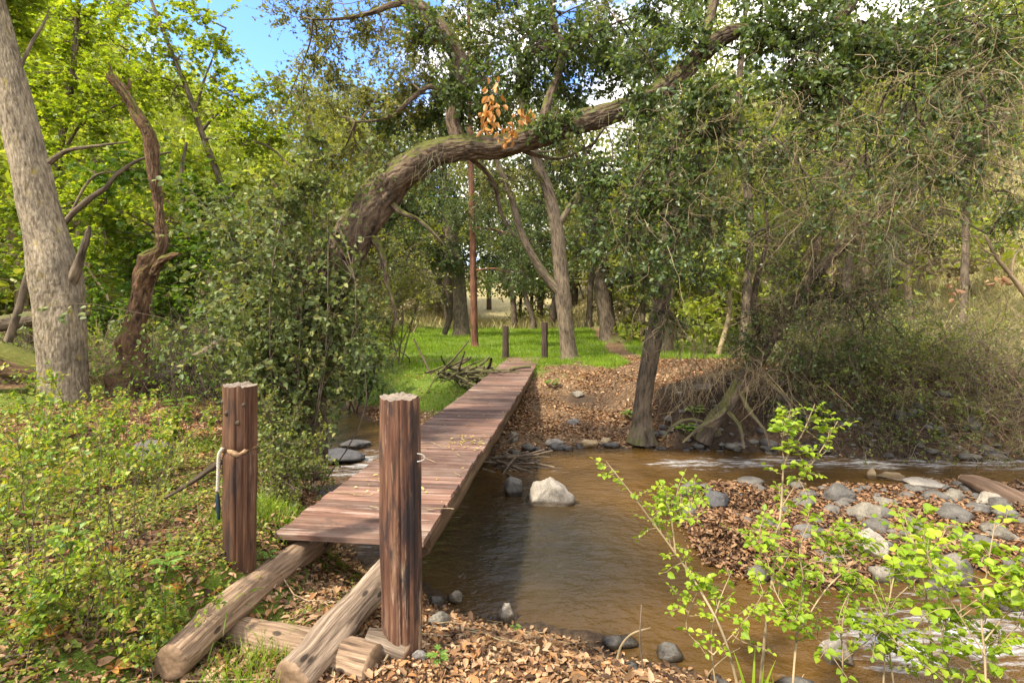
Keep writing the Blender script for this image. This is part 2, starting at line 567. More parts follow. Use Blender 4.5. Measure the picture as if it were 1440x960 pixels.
M['oak_leaf'] = leaf_mat('oak_leaf', [(.042, .072, .022), (.068, .115, .032), (.11, .165, .045), (.085, .135, .05), (.17, .20, .06)], .38, rough=.38, spec=.5)
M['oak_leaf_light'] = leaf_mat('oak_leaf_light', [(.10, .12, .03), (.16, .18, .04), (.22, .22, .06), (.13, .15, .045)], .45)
M['ivy_leaf'] = leaf_mat('ivy_leaf', [(.062, .092, .03), (.105, .15, .046), (.165, .205, .062), (.12, .165, .056), (.29, .28, .09)], .34, rough=.5, spec=.3)
M['maple_leaf'] = leaf_mat('maple_leaf', [(.15, .25, .02), (.21, .32, .024), (.28, .38, .03), (.34, .42, .05)], .55, (1.35, 1.2, .5))
M['maple_deep'] = leaf_mat('maple_deep', [(.08, .17, .02), (.12, .23, .026), (.18, .29, .03)], .5, (1.35, 1.2, .5))
M['sapling_leaf'] = leaf_mat('sapling_leaf', [(.17, .28, .018), (.23, .35, .022), (.30, .42, .03), (.34, .42, .045)], .45, (1.2, 1.15, .5))
M['shrub_leaf'] = leaf_mat('shrub_leaf', [(.09, .18, .024), (.16, .27, .032), (.26, .37, .042), (.38, .40, .06), (.30, .22, .06)], .45)
M['bush_leaf'] = leaf_mat('bush_leaf', [(.075, .12, .024), (.125, .18, .036), (.20, .24, .05), (.25, .23, .07)], .42)
M['herb_leaf'] = leaf_mat('herb_leaf', [(.10, .19, .03), (.16, .27, .045), (.20, .30, .07)], .4)
M['cover_leaf'] = leaf_mat('cover_leaf', [(.08, .13, .02), (.15, .21, .028), (.24, .28, .04), (.34, .31, .055)], .38)
M['grass'] = leaf_mat('grass', [(.09, .18, .012), (.15, .26, .016), (.22, .33, .022), (.30, .36, .05)], .45, (1.2, 1.2, .4))
M['dry_grass'] = leaf_mat('dry_grass', [(.30, .25, .10), (.40, .34, .16), (.34, .34, .12), (.46, .40, .22)], .35, (1.1, 1.05, .8))
M['far_leaf'] = leaf_mat('far_leaf', [(.12, .15, .03), (.19, .215, .042), (.26, .27, .06), (.16, .19, .042)], .48)
M['far_bright'] = leaf_mat('far_bright', [(.20, .27, .035), (.28, .35, .05), (.36, .39, .085), (.22, .29, .04)], .5)
M['far_brush'] = leaf_mat('far_brush', [(.20, .16, .09), (.28, .23, .13), (.24, .22, .10), (.34, .29, .18)], .3, (1.1, 1.05, .8))
M['dead_leaf'] = leaf_mat('dead_leaf', [(.30, .13, .03), (.45, .22, .06), (.55, .31, .10), (.40, .19, .05)], .4, (1.2, 1., .6))
M['litter'] = leaf_mat('litter', [(.045, .026, .016), (.10, .055, .030), (.22, .13, .065), (.34, .215, .12), (.44, .31, .19), (.36, .18, .07), (.16, .09, .05)], .2, (1.1, .9, .7), rough=.7, spec=.2)
M['litter_dark'] = leaf_mat('litter_dark', [(.04, .022, .014), (.10, .055, .03), (.20, .11, .055), (.33, .21, .115), (.24, .12, .05)], .15, (1.1, .9, .7), rough=.65, spec=.3)
M['deck_leaf'] = leaf_mat('deck_leaf', [(.40, .30, .06), (.50, .40, .14), (.45, .34, .2)], .3)
M['lichen'] = leaf_mat('lichen', [(.20, .22, .12), (.28, .29, .17)], .3)


def ground_mat():
    m, nt = new_mat('ground')
    a = N(nt, 'ShaderNodeVertexColor', layer_name='mask')
    s = N(nt, 'ShaderNodeSeparateColor')
    nt.links.new(a.outputs['Color'], s.inputs[0])
    tc = N(nt, 'ShaderNodeTexCoord')
    P = tc.outputs['Object']
    f1, f2, f3 = noise(nt, P, 3, 8, .7), noise(nt, P, 22, 6, .7), noise(nt, P, 90, 3, .7)
    v = N(nt, 'ShaderNodeTexVoronoi')
    v.inputs['Scale'].default_value = 24
    nt.links.new(P, v.inputs['Vector'])
    dirt = ramp(nt, f2, [(.3, (.022, .015, .010)), (.7, (.085, .058, .038))])
    lit = ramp(nt, v.outputs['Color'], [(.2, (.10, .052, .026)), (.5, (.22, .13, .065)), (.8, (.34, .22, .12))])
    lit = mix(nt, ramp(nt, f2, [(.4, (.6,) * 3), (.6, (0, 0, 0))]), lit, dirt)
    gr = ramp(nt, f2, [(.3, (.06, .085, .016)), (.5, (.10, .15, .02)), (.72, (.17, .19, .045))])
    dry = ramp(nt, f2, [(.3, (.20, .16, .075)), (.6, (.33, .28, .14)), (.75, (.30, .30, .11))])
    c = mix(nt, math_(nt, 'MULTIPLY', s.outputs[1], 1.0), dirt, lit)
    gm = math_(nt, 'ADD', s.outputs[0], math_(nt, 'MULTIPLY', math_(nt, 'SUBTRACT', f1, .5), 1.2))
    c = mix(nt, ramp(nt, gm, [(.38, (0, 0, 0)), (.58, (1, 1, 1))]), c, gr)
    c = mix(nt, s.outputs[2], c, dry)
    c = mix(nt, 1.0, c, ramp(nt, f3, [(.3, (.7,) * 3), (.7, (1.25,) * 3)]), 'MULTIPLY')
    finish(nt, c, .93, f2, .9, .03, .15)
    return m


def water_mat():
    m, nt = new_mat('creek_water')
    tc = N(nt, 'ShaderNodeTexCoord')
    P = tc.outputs['Object']
    fa = N(nt, 'ShaderNodeVertexColor', layer_name='foam')
    s = N(nt, 'ShaderNodeSeparateColor')
    nt.links.new(fa.outputs['Color'], s.inputs[0])
    w = noise(nt, P, .9, 3, .5)
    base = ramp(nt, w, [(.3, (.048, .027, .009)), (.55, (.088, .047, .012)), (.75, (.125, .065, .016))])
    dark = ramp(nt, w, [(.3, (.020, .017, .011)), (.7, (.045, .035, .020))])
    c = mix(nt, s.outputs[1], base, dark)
    st = noise(nt, mapping(nt, P, (3.2, 13, 1)), 1, 6, .68)
    fm = math_(nt, 'ADD', math_(nt, 'MULTIPLY', s.outputs[0], .33), st)
    foam = ramp(nt, fm, [(.70, (0, 0, 0)), (.88, (.7, .7, .7))])
    c = mix(nt, foam, c, (.50, .51, .52))
    r1 = noise(nt, mapping(nt, P, (6, 9, 1)), 1, 3, .55)
    r2 = noise(nt, mapping(nt, P, (17, 24, 1)), 1, 3, .6)
    r0_ = noise(nt, mapping(nt, P, (2.2, 3.6, 1)), 1, 2, .5)
    r1 = math_(nt, 'ADD', math_(nt, 'MULTIPLY', r0_, 1.3), r1)
    hgt = math_(nt, 'ADD', math_(nt, 'MULTIPLY', r1, .7), math_(nt, 'MULTIPLY', r2, math_(nt, 'ADD', math_(nt, 'MULTIPLY', s.outputs[0], 1.2), .25)))
    p = finish(nt, c, ramp(nt, foam, [(0, (.05,) * 3), (1, (.5,) * 3)]), hgt, .6, .06, .5)
    p.inputs['IOR'].default_value = 1.33
    return m


M['ground'] = ground_mat()
M['water'] = water_mat()

# ------------------------------------------------------------------ ground and water
def axis(lo, hi, a, b, st):
    """Coordinates that are fine between a and b and grow coarser outside."""
    out = list(np.arange(a, b, st))
    s, p = st, a
    L = []
    while p > lo:
        s *= 1.07; p -= s; L.append(p)
    s, p = st, b
    while p < hi:
        out.append(p); s *= 1.07; p += s
    return np.array(L[::-1] + out)


gx, gy = axis(-140, 140, -4.5, 5.5, .05), axis(-25, 220, 1.4, 9.5, .05)
GX, GY = np.meshgrid(gx, gy)
Z, SD, SB, FAR = fields(GX, GY)


def masks(x, y, z, sd, sb, far):
    """grass / leaf litter / dry grass cover by place."""
    a = n2(x, y, .7, 21); b = n2(x, y, 2.2, 22)
    meadow = far * ss((y - (11.0 - 2.2 * ss((-x - .3) / 1.5) - .8 * ss((x - 1.5) / 2))) / 3.2 + .25 * a)
    meadow = meadow * (1 - ss((y - 36) / 14))
    path = np.exp(-((x - (2.9 + .12 * (y - 10) + .15 * np.sin(y * .6))) / .5) ** 2) * far * (y > 9) * (y < 40)
    meadow = meadow * (1 - .95 * path) * (1 - .55 * ss(b * 1.6 - .2) * ss((17 - y) / 4))
    moss = far * (x < 0) * ss((y - 9.2) / 1.5) * .75
    left = (~far) * (.34 + .5 * a + .25 * b) * ss((-x - .5) / .6)
    g = np.clip(np.maximum(np.maximum(meadow, moss), left), 0, 1) * ss((-sd - .15) / .5)
    steep = far * ss((x - 2.4) / .4) * ss((1.3 + sd) / .4)
    lit = np.clip(.95 + .3 * a - .85 * steep - .35 * far * ss(b + .2) - .75 * np.exp(-((x - 1.7) / 1.0) ** 2 - ((y - 10.5) / .7) ** 2), 0, 1)
    lit = np.where(sd > 0, ss((z - WL - .03) / .06) * .9, lit * ss((-sd + .05) / .25))
    dry = ss((y - 34) / 12) * far * .8 + ss(hills(x, y) / 1.2) * .75
    return g, np.clip(lit, 0, 1), np.clip(dry, 0, .95)


g_, l_, d_ = masks(GX, GY, Z, SD, SB, FAR)
ny, nx = GX.shape
V = np.stack([GX, GY, Z], -1).reshape(-1, 3)
i = (np.arange(ny - 1)[:, None] * nx + np.arange(nx - 1)[None, :])
Q = np.stack([i, i + 1, i + nx + 1, i + nx], -1).reshape(-1, 4)
mb = MB(); mb.add(V, Q)
ground = tag(mb.build('ground', M['ground']), kind='structure')
ca = ground.data.color_attributes.new('mask', 'FLOAT_COLOR', 'POINT')
ca.data.foreach_set('color', np.stack([g_, l_, d_, np.ones_like(g_)], -1).reshape(-1, 4).astype(np.float32).ravel())

wx, wy = axis(-32, 40, -4.5, 7, .06), axis(1.8, 30, 2.2, 10.5, .06)
wX, wY = np.meshgrid(wx, wy)


def riffle(x, y):
    f = .75 * ss((x - 1.2) / 1.3) * np.exp(-((y - 7.25) / .45) ** 2)
    f += .85 * ss((x - 1.7) / .8) * np.exp(-((y - 3.35) / .55) ** 2)
    f += .9 * np.exp(-((x + 2.0) / .8) ** 2 - ((y - 7.2) / .9) ** 2)
    f += .55 * np.exp(-((x + 1.1) / .5) ** 2 - ((y - 5.2) / 1.2) ** 2)
    f += .35 * np.exp(-((x - .35) / .6) ** 2 - ((y - 6.9) / .5) ** 2)
    return np.clip(f, 0, 1.2)


rf = riffle(wX, wY)
wz = WL + rf * (.022 * n2(wX, wY * 2.0, 3.0, 31) + .012 * n2(wX, wY * 2, 7.0, 32)) + .0025 * n2(wX, wY, 3, 33)
V = np.stack([wX, wY, wz], -1).reshape(-1, 3)
ny, nx = wX.shape
i = (np.arange(ny - 1)[:, None] * nx + np.arange(nx - 1)[None, :])
mb = MB(); mb.add(V, np.stack([i, i + 1, i + nx + 1, i + nx], -1).reshape(-1, 4))
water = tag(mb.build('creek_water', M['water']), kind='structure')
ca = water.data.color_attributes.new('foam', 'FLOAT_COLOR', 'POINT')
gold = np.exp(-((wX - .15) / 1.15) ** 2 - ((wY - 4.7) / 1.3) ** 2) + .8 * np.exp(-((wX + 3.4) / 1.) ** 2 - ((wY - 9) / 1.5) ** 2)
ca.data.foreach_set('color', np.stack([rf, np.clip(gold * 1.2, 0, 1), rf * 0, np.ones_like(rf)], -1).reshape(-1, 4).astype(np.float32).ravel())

# ------------------------------------------------------------------ footbridge
al = math.radians(6.53)
BU = np.array([math.sin(al), math.cos(al), 0]); BW = np.array([math.cos(al), -math.sin(al), 0]); BZ = np.array([0, 0, 1.])
B0 = np.array([-1.449, 3.115, .25]); BWID = .925
bridge = thing('footbridge', 'narrow footbridge of weathered red brown planks crossing the creek to the green meadow', 'bridge')
mb = MB()
NP, PITCH = 80, .1495
for k in range(NP):
    dl, dr = rng.normal(0, .005, 2)
    hw = (BWID + dl + dr) / 2
    ang = rng.normal(0, .004)
    tilt = rng.normal(0, .006)
    w = BW * math.cos(ang) + BU * math.sin(ang) + BZ * tilt
    u = nrm(BU - w * BU.dot(w)); up = np.cross(w, u)
    sag = -.05 * math.sin(math.pi * k / NP)
    c = B0 + BU * (k + .5) * PITCH + BW * (BWID / 2 + (dr - dl) / 2) + BZ * (sag - .02 + rng.normal(0, .0025))
    # across = along the creek flow (plank width), long axis = BW
    box(mb, c, (PITCH / 2 - .0045 - rng.random() * .003, .019, hw), (u, up, w) if np.dot(np.cross(u, up), w) > 0 else (-u, up, w), rng.random(3) * 40)
deck = mb.build('deck', M['deck'], bridge, smooth=False)
for off in (.13, BWID - .10):
    mb = MB()
    P = [np.append(B0 + BU * t + BW * off + BZ * (-.145 - .05 * math.sin(math.pi * t / 12) + .008 * math.sin(t * 3 + off * 9)), .09) for t in np.linspace(.25, 11.9, 40)]
    tube(mb, P, 10, .10, 2, seed=int(off * 50))
    mb.build('beam', M['beam'], bridge)
# fallen yellow leaves and twigs lying on the deck are things of their own kind: one scatter
mb = MB()
c = []
for (t, o, n, sp) in ((2.4, .72, 46, .16), (1.0, .25, 8, .12), (3.6, .5, 10, .4), (6, .5, 14, 1.2), (.7, .6, 10, .3), (1.9, .3, 10, .35)):
    for _ in range(n):
        tt = t + rng.normal(0, sp); oo = np.clip(o + rng.normal(0, sp * .7), .03, .88)
        if tt < .05: continue
        c.append(B0 + BU * tt + BW * oo + BZ * (.006 - .05 * math.sin(math.pi * tt / 12)))
c = np.array(c)
A = rng.normal(size=c.shape); A[:, 2] = .1
leaves(mb, c, A, rng.uniform(.018, .045, len(c)), .55, 6, 3, .2, .1)
tag(mb.build('fallen_leaves', M['deck_leaf']), 'small yellow leaves fallen on the bridge planks', 'fallen leaves', kind='stuff')
k = 14
S = np.array([B0 + BU * rng.uniform(.2, 3.2) + BW * rng.uniform(.05, .85) + BZ * .008 for _ in range(k)])
D = rng.normal(size=(k, 3)); D[:, 2] = 0
P = wander(S, D, rng.uniform(.12, .35, k), 6, .25)
P[:, :, 2] = S[:, None, 2] + .003
mb = MB(); twigs(mb, P, np.full(P.shape[:2], .0035), 4)
tag(mb.build('twig_litter', M['twig_pale']), 'thin pale twigs and straw lying on the near end of the bridge', 'twigs', kind='stuff')

# ------------------------------------------------------------------ posts
def post(label, x, y, zb, zt, d, mat, seed, lean=(0, 0), notch=None, staple=False, split=True, group='bridge posts', checks=3):
    t = thing('bridge_post', label, 'post', group); SD_ = 96
    mb = MB()
    n = 130
    zz = np.linspace(zb - .25, zt, n)
    R = np.full(n, d / 2) * (1 + .03 * np.cos(np.linspace(0, 5, n) + seed))
    if notch is not None:
        R = R * (1 - .10 * np.exp(-((zz - notch) / .018) ** 2))
    P = np.stack([x + lean[0] * (zz - zb) / (zt - zb), y + lean[1] * (zz - zb) / (zt - zb), zz, R], 1)
    s0 = mb.n
    tube(mb, P, SD_, .035, 1.1, seed, cap=False, stretch=.10, fis=.0014, fk=24, fs=.05)
    V = mb.v[-1]
    # drying checks: long narrow grooves
    ax = P[:, :3]
    th = np.arange(SD_) / SD_ * 2 * np.pi
    Vr = V.reshape(n, SD_, 3)
    for q in range(checks):
        a0 = [-1.9, -1.15, -1.5, .3][q % 4] + seed * .37 % .6
        prof = np.exp(-((np.angle(np.exp(1j * (th - a0)))) / .035) ** 2)[None, :] * (.25 + .75 * np.clip(np.sin(np.linspace(.3 + q, 2.7 + q * .4, n)) * 1.2, 0, 1))[:, None]
        Vr -= .16 * prof[..., None] * (Vr - ax[:, None, :])
    mb.v[-1] = Vr.reshape(-1, 3)
    # splintered, uneven top
    wv = np.exp(-(zt - zz) / .02)[:, None] * (.008 * vn(np.stack([np.cos(th) * 3, np.sin(th) * 3, 0 * th], 1), seed) + .005 * vn(np.stack([np.cos(th) * 9, np.sin(th) * 9, 0 * th], 1), seed))[None]
    Vr[:, :, 2] += wv
    shaft = mb.build('shaft', mat, t)
    mb = MB()
    ring = Vr[-1]
    c = ring.mean(0)
    VV, K = [], 6
    for q in range(K):
        f = 1 - q / K
        rr = c + (ring - c) * f
        rr[:, 2] += (.006 * vn(rr * 60, seed) - .008 * q / K) if q else 0
        VV.append(rr)
    VV = np.concatenate(VV + [c[None] - [[0, 0, .01]]])
    i = np.arange(K - 1)[:, None] * SD_; j = np.arange(SD_)[None]; j2 = (j + 1) % SD_
    Q = np.stack([i + j, i + j2, i + SD_ + j2, i + SD_ + j], -1)
    jj = np.arange(SD_)
    mb.add(VV, Q, T=np.stack([(K - 1) * SD_ + jj, (K - 1) * SD_ + (jj + 1) % SD_, np.full(SD_, K * SD_)], 1))
    mb.build('cut_top', M['post_end'], t)
    if notch is not None:
        mb = MB()
        a = np.linspace(0, 2 * np.pi, 41)
        zq = .010 * vn(np.stack([np.cos(a) * 3, np.sin(a) * 3, a * 0], 1), 5)
        xx = x + lean[0] * (notch - zb) / (zt - zb); yy = y + lean[1] * (notch - zb) / (zt - zb)
        P = np.stack([xx + np.cos(a) * d * .452, yy + np.sin(a) * d * .452, notch + zq * 1.6, .007 + .010 * vn(np.stack([a * 4, a * 0, a * 0], 1), 9)], 1)
        tube(mb, P, 7, .5, 2, 3)
        mb.build('splintered_notch', M['splinter'], t)
        for (px, py) in ((329, 577), (322, 562), (345, 590), (352, 566)):
            mb = MB()
            q = at(px, py, y)
            a = math.asin(np.clip((q[0] - xx) / (d / 2), -.95, .95))
            p0 = np.array([xx + math.sin(a) * d * .47, yy - math.cos(a) * d * .47, q[2]])
            nn = np.array([math.sin(a), -math.cos(a), 0])
            tube(mb, [np.append(p0, .012), np.append(p0 + nn * .008, .011), np.append(p0 + nn * .014, .006)], 10, .2, 2, px)
            mb.build('knot', M['twig_dark'], shaft)
    if staple:
        mb = MB()
        p = np.array([x + d * .47 + lean[0] * .7, y - .05, zt - .27])
        a = np.linspace(0, math.pi, 10)
        tube(mb, np.stack([p[0] + .035 * np.sin(a), p[1] + 0 * a, p[2] + .018 * np.cos(a), 0 * a + .0035], 1), 6)
        mb.build('staple', M['metal'], t)
    settle(t, (x, y, zb))
    return t


post('thick dark red post with bleached streaks, standing before the near right corner of the bridge', -.515, 2.4, H(-.515, 2.4), 1.6 - .403, .188, M['post_red'], 3, (-.012, 0), staple=True)
post('red brown post with a splintered notch round its middle and a hanging rope', -1.485, 2.79, H(-1.485, 2.79), 1.6 - .403, .168, M['post_brown'], 8, (.005, .0), notch=1.6 - 194 / 720 * 2.79)
p = at(711, 505, 14.9)
post('dark far post at the left corner of the bridge end', p[0], 14.9, H(p[0], 14.9), at(0, 458, 14.9)[2], .19, M['post_dark'], 5, checks=1)
p = at(766, 505, 15.1)
post('dark far post at the right corner of the bridge end, beside the forked tree', p[0], 15.1, H(p[0], 15.1), at(0, 453, 15.1)[2], .19, M['post_dark'], 6, checks=1)

rope = thing('rope', 'white rope with a blue black end hanging down the left side of the notched post', 'rope')
mb = MB()
for ph in (0, math.pi * .67, math.pi * 1.33):
    t = np.linspace(0, 1, 90)
    path = spl([at(313, 630, 2.72), at(308, 640, 2.72), at(307, 665, 2.73), at(306, 690, 2.74)], 90)
    P = np.concatenate([path + np.stack([np.cos(t * 46 + ph), np.sin(t * 46 + ph), 0 * t], 1) * .0048, np.full((90, 1), .0052)], 1)
    tube(mb, P, 6)
mb.build('strands', M['rope'], rope)
mb = MB(); tube(mb, pp([(306, 692, 2.74, 3), (306, 700, 2.74, 6), (307, 716, 2.74, 6.5), (307, 730, 2.74, 4)]), 10, .15, 2, 4, n=14)
mb.build('dark_end', M['rope_blue'], rope)
settle(rope, at(307, 700, 2.74))


def log(name, label, rows, mat, seed, sides=64, n=70, amp=.07, ends=(1, 1), group=None, cat='log', world=False, endmat='cut_end', fis=.007):
    t = thing(name, label, cat, group)
    P = spl(np.array(rows, float), n)
    mb = MB(); tube(mb, P, sides, amp, 1.6, seed, cap=False, stretch=.12, fis=fis, fk=36, fs=.06)
    Vr = mb.v[-1].reshape(n, sides, 3)
    mb.build('shaft', mat, t)
    for e, on in ((0, ends[0]), (n - 1, ends[1])):
        if not on: continue
        ring = Vr[e]; c = ring.mean(0)
        ax = nrm(P[e, :3] - P[e + (1 if e == 0 else -1), :3])
        VV = np.concatenate([ring, c + (ring - c) * .93 + ax * .012, c + (ring - c) * .5 + ax * .012, c[None] + ax * .008])
        k = sides
        j = np.arange(k); j2 = (j + 1) % k
        Q = np.concatenate([np.stack([j, j2, k + j2, k + j], 1), np.stack([k + j, k + j2, 2 * k + j2, 2 * k + j], 1)])
        T = np.stack([2 * k + j, 2 * k + j2, np.full(k, 3 * k)], 1)
        u = nrm(np.cross(ax, [0, 0, 1.])); w = np.cross(ax, u)
        bk = np.stack([(VV - c) @ u, (VV - c) @ w, 0 * VV[:, 0]], 1) * .6 + seed
        mb = MB(); mb.add(VV, Q, T, bk); mb.build('cut_end', M[endmat], t)
    settle(t, P[n // 2, :3] - [0, 0, P[n // 2, 3]])
    return t


def lg(px, py, Y, w, dz=0.0):
    q = at(px, py, Y); return [q[0], q[1], q[2] + dz, w / 2 / F * Y]


log('support_log', 'pale weathered log running from under the left corner of the bridge to the left shrubs', [lg(455, 755, 3.5, 38), lg(342, 842, 2.66, 46, .02), lg(240, 924, 2.18, 51, -.02)], M['log'], 4, ends=(1, 1), group='logs under the near end of the bridge')
log('support_log', 'grey cracked log slanting from behind the thick right post to the bottom edge', [lg(562, 785, 3.0, 42), lg(485, 872, 2.48, 50), lg(412, 956, 2.14, 58)], M['log_grey'], 7, amp=.11, ends=(1, 1), group='logs under the near end of the bridge')
log('cross_log', 'short pale log with a sawn hollowed end, crosswise at the foot of the thick post', [lg(330, 890, 2.55, 44), lg(430, 914, 2.41, 54), lg(528, 940, 2.27, 64)], M['log'], 12, ends=(1, 1))
log('timber_block', 'pale split block of wood wedged between the right post and the sawn log', [lg(515, 893, 2.36, 24), lg(545, 903, 2.36, 36), lg(572, 915, 2.34, 30)], M['log_grey'], 15, amp=.16, n=20, sides=16, ends=(0, 1), cat='timber')
log('fallen_log', 'grey fallen log leaning among brush to the right of the dead snag', [lg(195, 548, 7.4, 20), lg(255, 516, 7.2, 18), lg(312, 482, 7.0, 15)], M['log_grey'], 17, sides=14, ends=(1, 1))
log('fallen_log', 'dark log lying level behind the big grey trunk at the left edge', [lg(-60, 468, 8.2, 22), lg(20, 452, 8.1, 22), lg(120, 436, 8.0, 18)], M['bark_mid'], 18, sides=14)
log('mossy_log', 'dark rotten log capped with bright moss at the left edge behind the grey trunk', [lg(-70, 520, 7.2, 44), lg(0, 507, 7.2, 46), lg(62, 522, 7.1, 34)], M['bark_snag'], 19, sides=24, amp=.15)
log('driftwood_log', 'bare brown driftwood log stranded among stones at the right edge of the gravel bar', [lg(1352, 672, 5.72, 12), lg(1378, 681, 5.56, 25), lg(1425, 704, 5.3, 33), lg(1500, 752, 4.9, 40)], M['drift'], 20, sides=20, amp=.14)
log('dead_branch', 'thin dark dead branch lying on leaves just left of the notched post', [lg(232, 700, 3.3, 5), lg(262, 682, 3.4, 8), lg(312, 648, 3.5, 10)], M['twig_dark'], 21, sides=8, n=20, amp=.2, ends=(0, 0), cat='branch')

# ------------------------------------------------------------------ rocks
import bmesh
def ico(sub):
    bm = bmesh.new(); bmesh.ops.create_icosphere(bm, subdivisions=sub, radius=1)
    V = np.array([v.co[:] for v in bm.verts]); T = np.array([[v.index for v in f.verts] for f in bm.faces]); bm.free()
    return V, T


ICO = ico(4); ICO2 = ico(2)


def rockV(V, rad, seed, cuts=9):
    r = np.random.default_rng(seed)
    D = V.copy()
    for _ in range(cuts):                        # flatten facets
        n = nrm(r.normal(size=3)); h = r.uniform(.55, .85)
        d = D @ n
        D = D - np.outer(np.maximum(d - h, 0) * .92, n)
    D = D * (1 + .14 * vn(V * 1.8, seed)[:, None] + .07 * vn(V * 5, seed + 1)[:, None] + .035 * vn(V * 12, seed + 2)[:, None])
    a = r.uniform(0, 6.28)
    Rz = np.array([[math.cos(a), -math.sin(a), 0], [math.sin(a), math.cos(a), 0], [0, 0, 1]])
    return (D @ Rz.T) * np.asarray(rad)


def rock(label, px, py, w, h, mat='rock', seed=0, group=None):
    """py = the stone's foot."""
    q = hit(px, py)
    Y = q[1] + w / F * q[1] * .35
    k_ = .88 if px > 950 else 1.0
    rx = w / 2 / F * Y * k_; rz = h / F * Y * (.8 if px > 950 else 1.0)
    o_z = max(float(H(np.array([(px - CX) / F * Y]), np.array([Y]))[0]), WL)
    mb = MB(); mb.add(rockV(ICO[0], (rx * 1.15, rx * .85, rz * .82), seed, 14 if px > 950 else 9), T=ICO[1])
    o = mb.build('boulder' if w > 40 else 'stone', M[mat])
    o.location = (px and (px - CX) / F * Y, Y, o_z + rz * (.14 if px > 950 else .25))
    return tag(o, label, 'rock', group or 'rocks in and beside the creek')


RK = [
 ('pale speckled boulder sitting alone in the brown pool', 772, 714, 62, 36, 'rock_pale'),
 ('small grey stone in the pool just left of the pale speckled boulder', 724, 699, 26, 26, 'rock'),
 ('grey stone at the water edge on the near leafy bank, right of the thick post', 713, 878, 24, 24, 'rock_pale'),
 ('rounded grey stone at the water edge nearest the thick post', 640, 850, 20, 14, 'rock'),
 ('flat stone half in the water close to the thick post', 612, 853, 22, 13, 'rock_dark'),
 ('brownish stone bedded in dead leaves just right of the thick post', 617, 884, 28, 17, 'rock'),
 ('large dark grey flat topped boulder in the middle of the gravel bar', 1180, 714, 62, 34, 'rock'),
 ('bluish grey stone right of the flat topped boulder', 1245, 714, 42, 20, 'rock'),
 ('broad low slab just below the flat topped boulder', 1212, 738, 60, 26, 'rock'),
 ('upright yellowish stone at the far edge of the gravel bar', 1227, 674, 15, 22, 'rock_tan'),
 ('low tan stone beside the upright yellowish one', 1252, 678, 44, 10, 'rock_tan'),
 ('low rounded stone half buried in leaves at the brown puddle', 1028, 745, 56, 20, 'rock'),
 ('grey stone at the left tip of the gravel bar', 972, 700, 34, 22, 'rock'),
 ('rough dark stone behind the leaf heap at the left tip of the bar', 1003, 722, 42, 26, 'rock_dark'),
 ('pale round pebble beside the brown puddle on the bar', 1068, 748, 22, 14, 'rock_pale'),
 ('big tan boulder amid bright sapling leaves on the near side of the bar', 1222, 796, 54, 36, 'rock_pale'),
 ('dark round boulder at the little rapid, left of the oblong one', 1240, 822, 48, 30, 'rock'),
 ('oblong brown boulder between two grey ones at the little rapid', 1275, 822, 36, 34, 'rock'),
 ('tallest blocky grey boulder on the right of the little rapid', 1345, 830, 62, 52, 'rock'),
 ('low grey boulder standing in the water below the blocky one', 1322, 842, 56, 20, 'rock_dark'),
 ('long flat pale slab along the far edge of the bar', 1300, 696, 62, 14, 'rock_pale'),
 ('grey stone in the leaves left of the driftwood log', 1342, 706, 38, 18, 'rock'),
 ('white smooth stone under the tip of the driftwood log', 1392, 716, 42, 24, 'rock_pale'),
 ('grey stone under the middle of the driftwood log', 1412, 738, 44, 18, 'rock'),
 ('wide grey boulder at the right edge below the driftwood log', 1402, 764, 52, 26, 'rock'),
 ('brown boulder at the right edge beside the lower rapid', 1420, 862, 46, 28, 'rock'),
 ('flat dark stone right of the puddle, under sapling leaves', 1140, 756, 48, 22, 'rock_dark'),
 ('pale wet stone in the fast water near the bottom right', 1175, 940, 60, 44, 'rock_pale'),
 ('dark wet rock making a ripple left of the bridge', 470, 655, 70, 14, 'rock_dark'),
 ('second ripple rock behind the dark wet one left of the bridge', 500, 633, 40, 10, 'rock_dark'),
 ('grey rock half hidden in herbs left of the notched post', 216, 652, 56, 26, 'rock'),
 ('mossy square block at the foot of the far undercut bank', 983, 622, 22, 20, 'rock_moss'),
 ('pale flat stone at the far water edge right of the bridge', 780, 629, 24, 9, 'rock_pale'),
 ('tan stone at the far water edge, middle of the row', 826, 630, 26, 10, 'rock_tan'),
 ('small tan stone at the far water edge, right end of the row', 852, 626, 18, 9, 'rock_tan'),
 ('grey stone in the debris under the bridge', 722, 622, 14, 14, 'rock'),
 ('grey stone embedded in the dirt path above the far water edge', 812, 560, 16, 7, 'rock'),
 ('pale stone on the far dirt slope left of the leaning trunk', 806, 598, 15, 8, 'rock_pale'),
 ('pale stone at the foot of the mossy slope left of the bridge', 562, 585, 18, 9, 'rock_pale'),
 ('small white stone beside the pale split block of wood', 588, 935, 22, 14, 'rock_pale'),
]
for k, (lab, px, py, w, h, m_) in enumerate(RK):
    rock(lab, px, py, w, h, m_, 100 + k)

# countless small stones: on the bar, at water edges and under the far bank
mb = MB()
n = 0
while n < 900:
    x, y = rng.uniform(-3, 7.5), rng.uniform(2.6, 8.6)
    z, sd, sb, fr = [q[0] for q in fields(np.array([x]), np.array([y]))]
    onbar = sb > -.05
    edge = -.22 < sd < .1 or (fr and x > 2.2 and -.75 < sd < 0)
    if not (onbar and rng.random() < .6 or edge and x > -1 and rng.random() < (.9 if fr else .25)): continue
    if z < WL - .06: continue
    s = min(rng.lognormal(-3.2, .6), .13)
    Vv = rockV(ICO2[0], (s * rng.uniform(.8, 1.4), s, s * .6), int(rng.integers(1e6)), 6) + [x, y, z + s * .2]
    mb.add(Vv, T=ICO2[1]); n += 1
tag(mb.build('gravel', M['rock']), 'small loose stones strewn over the bar and along the water edges', 'gravel', kind='stuff')

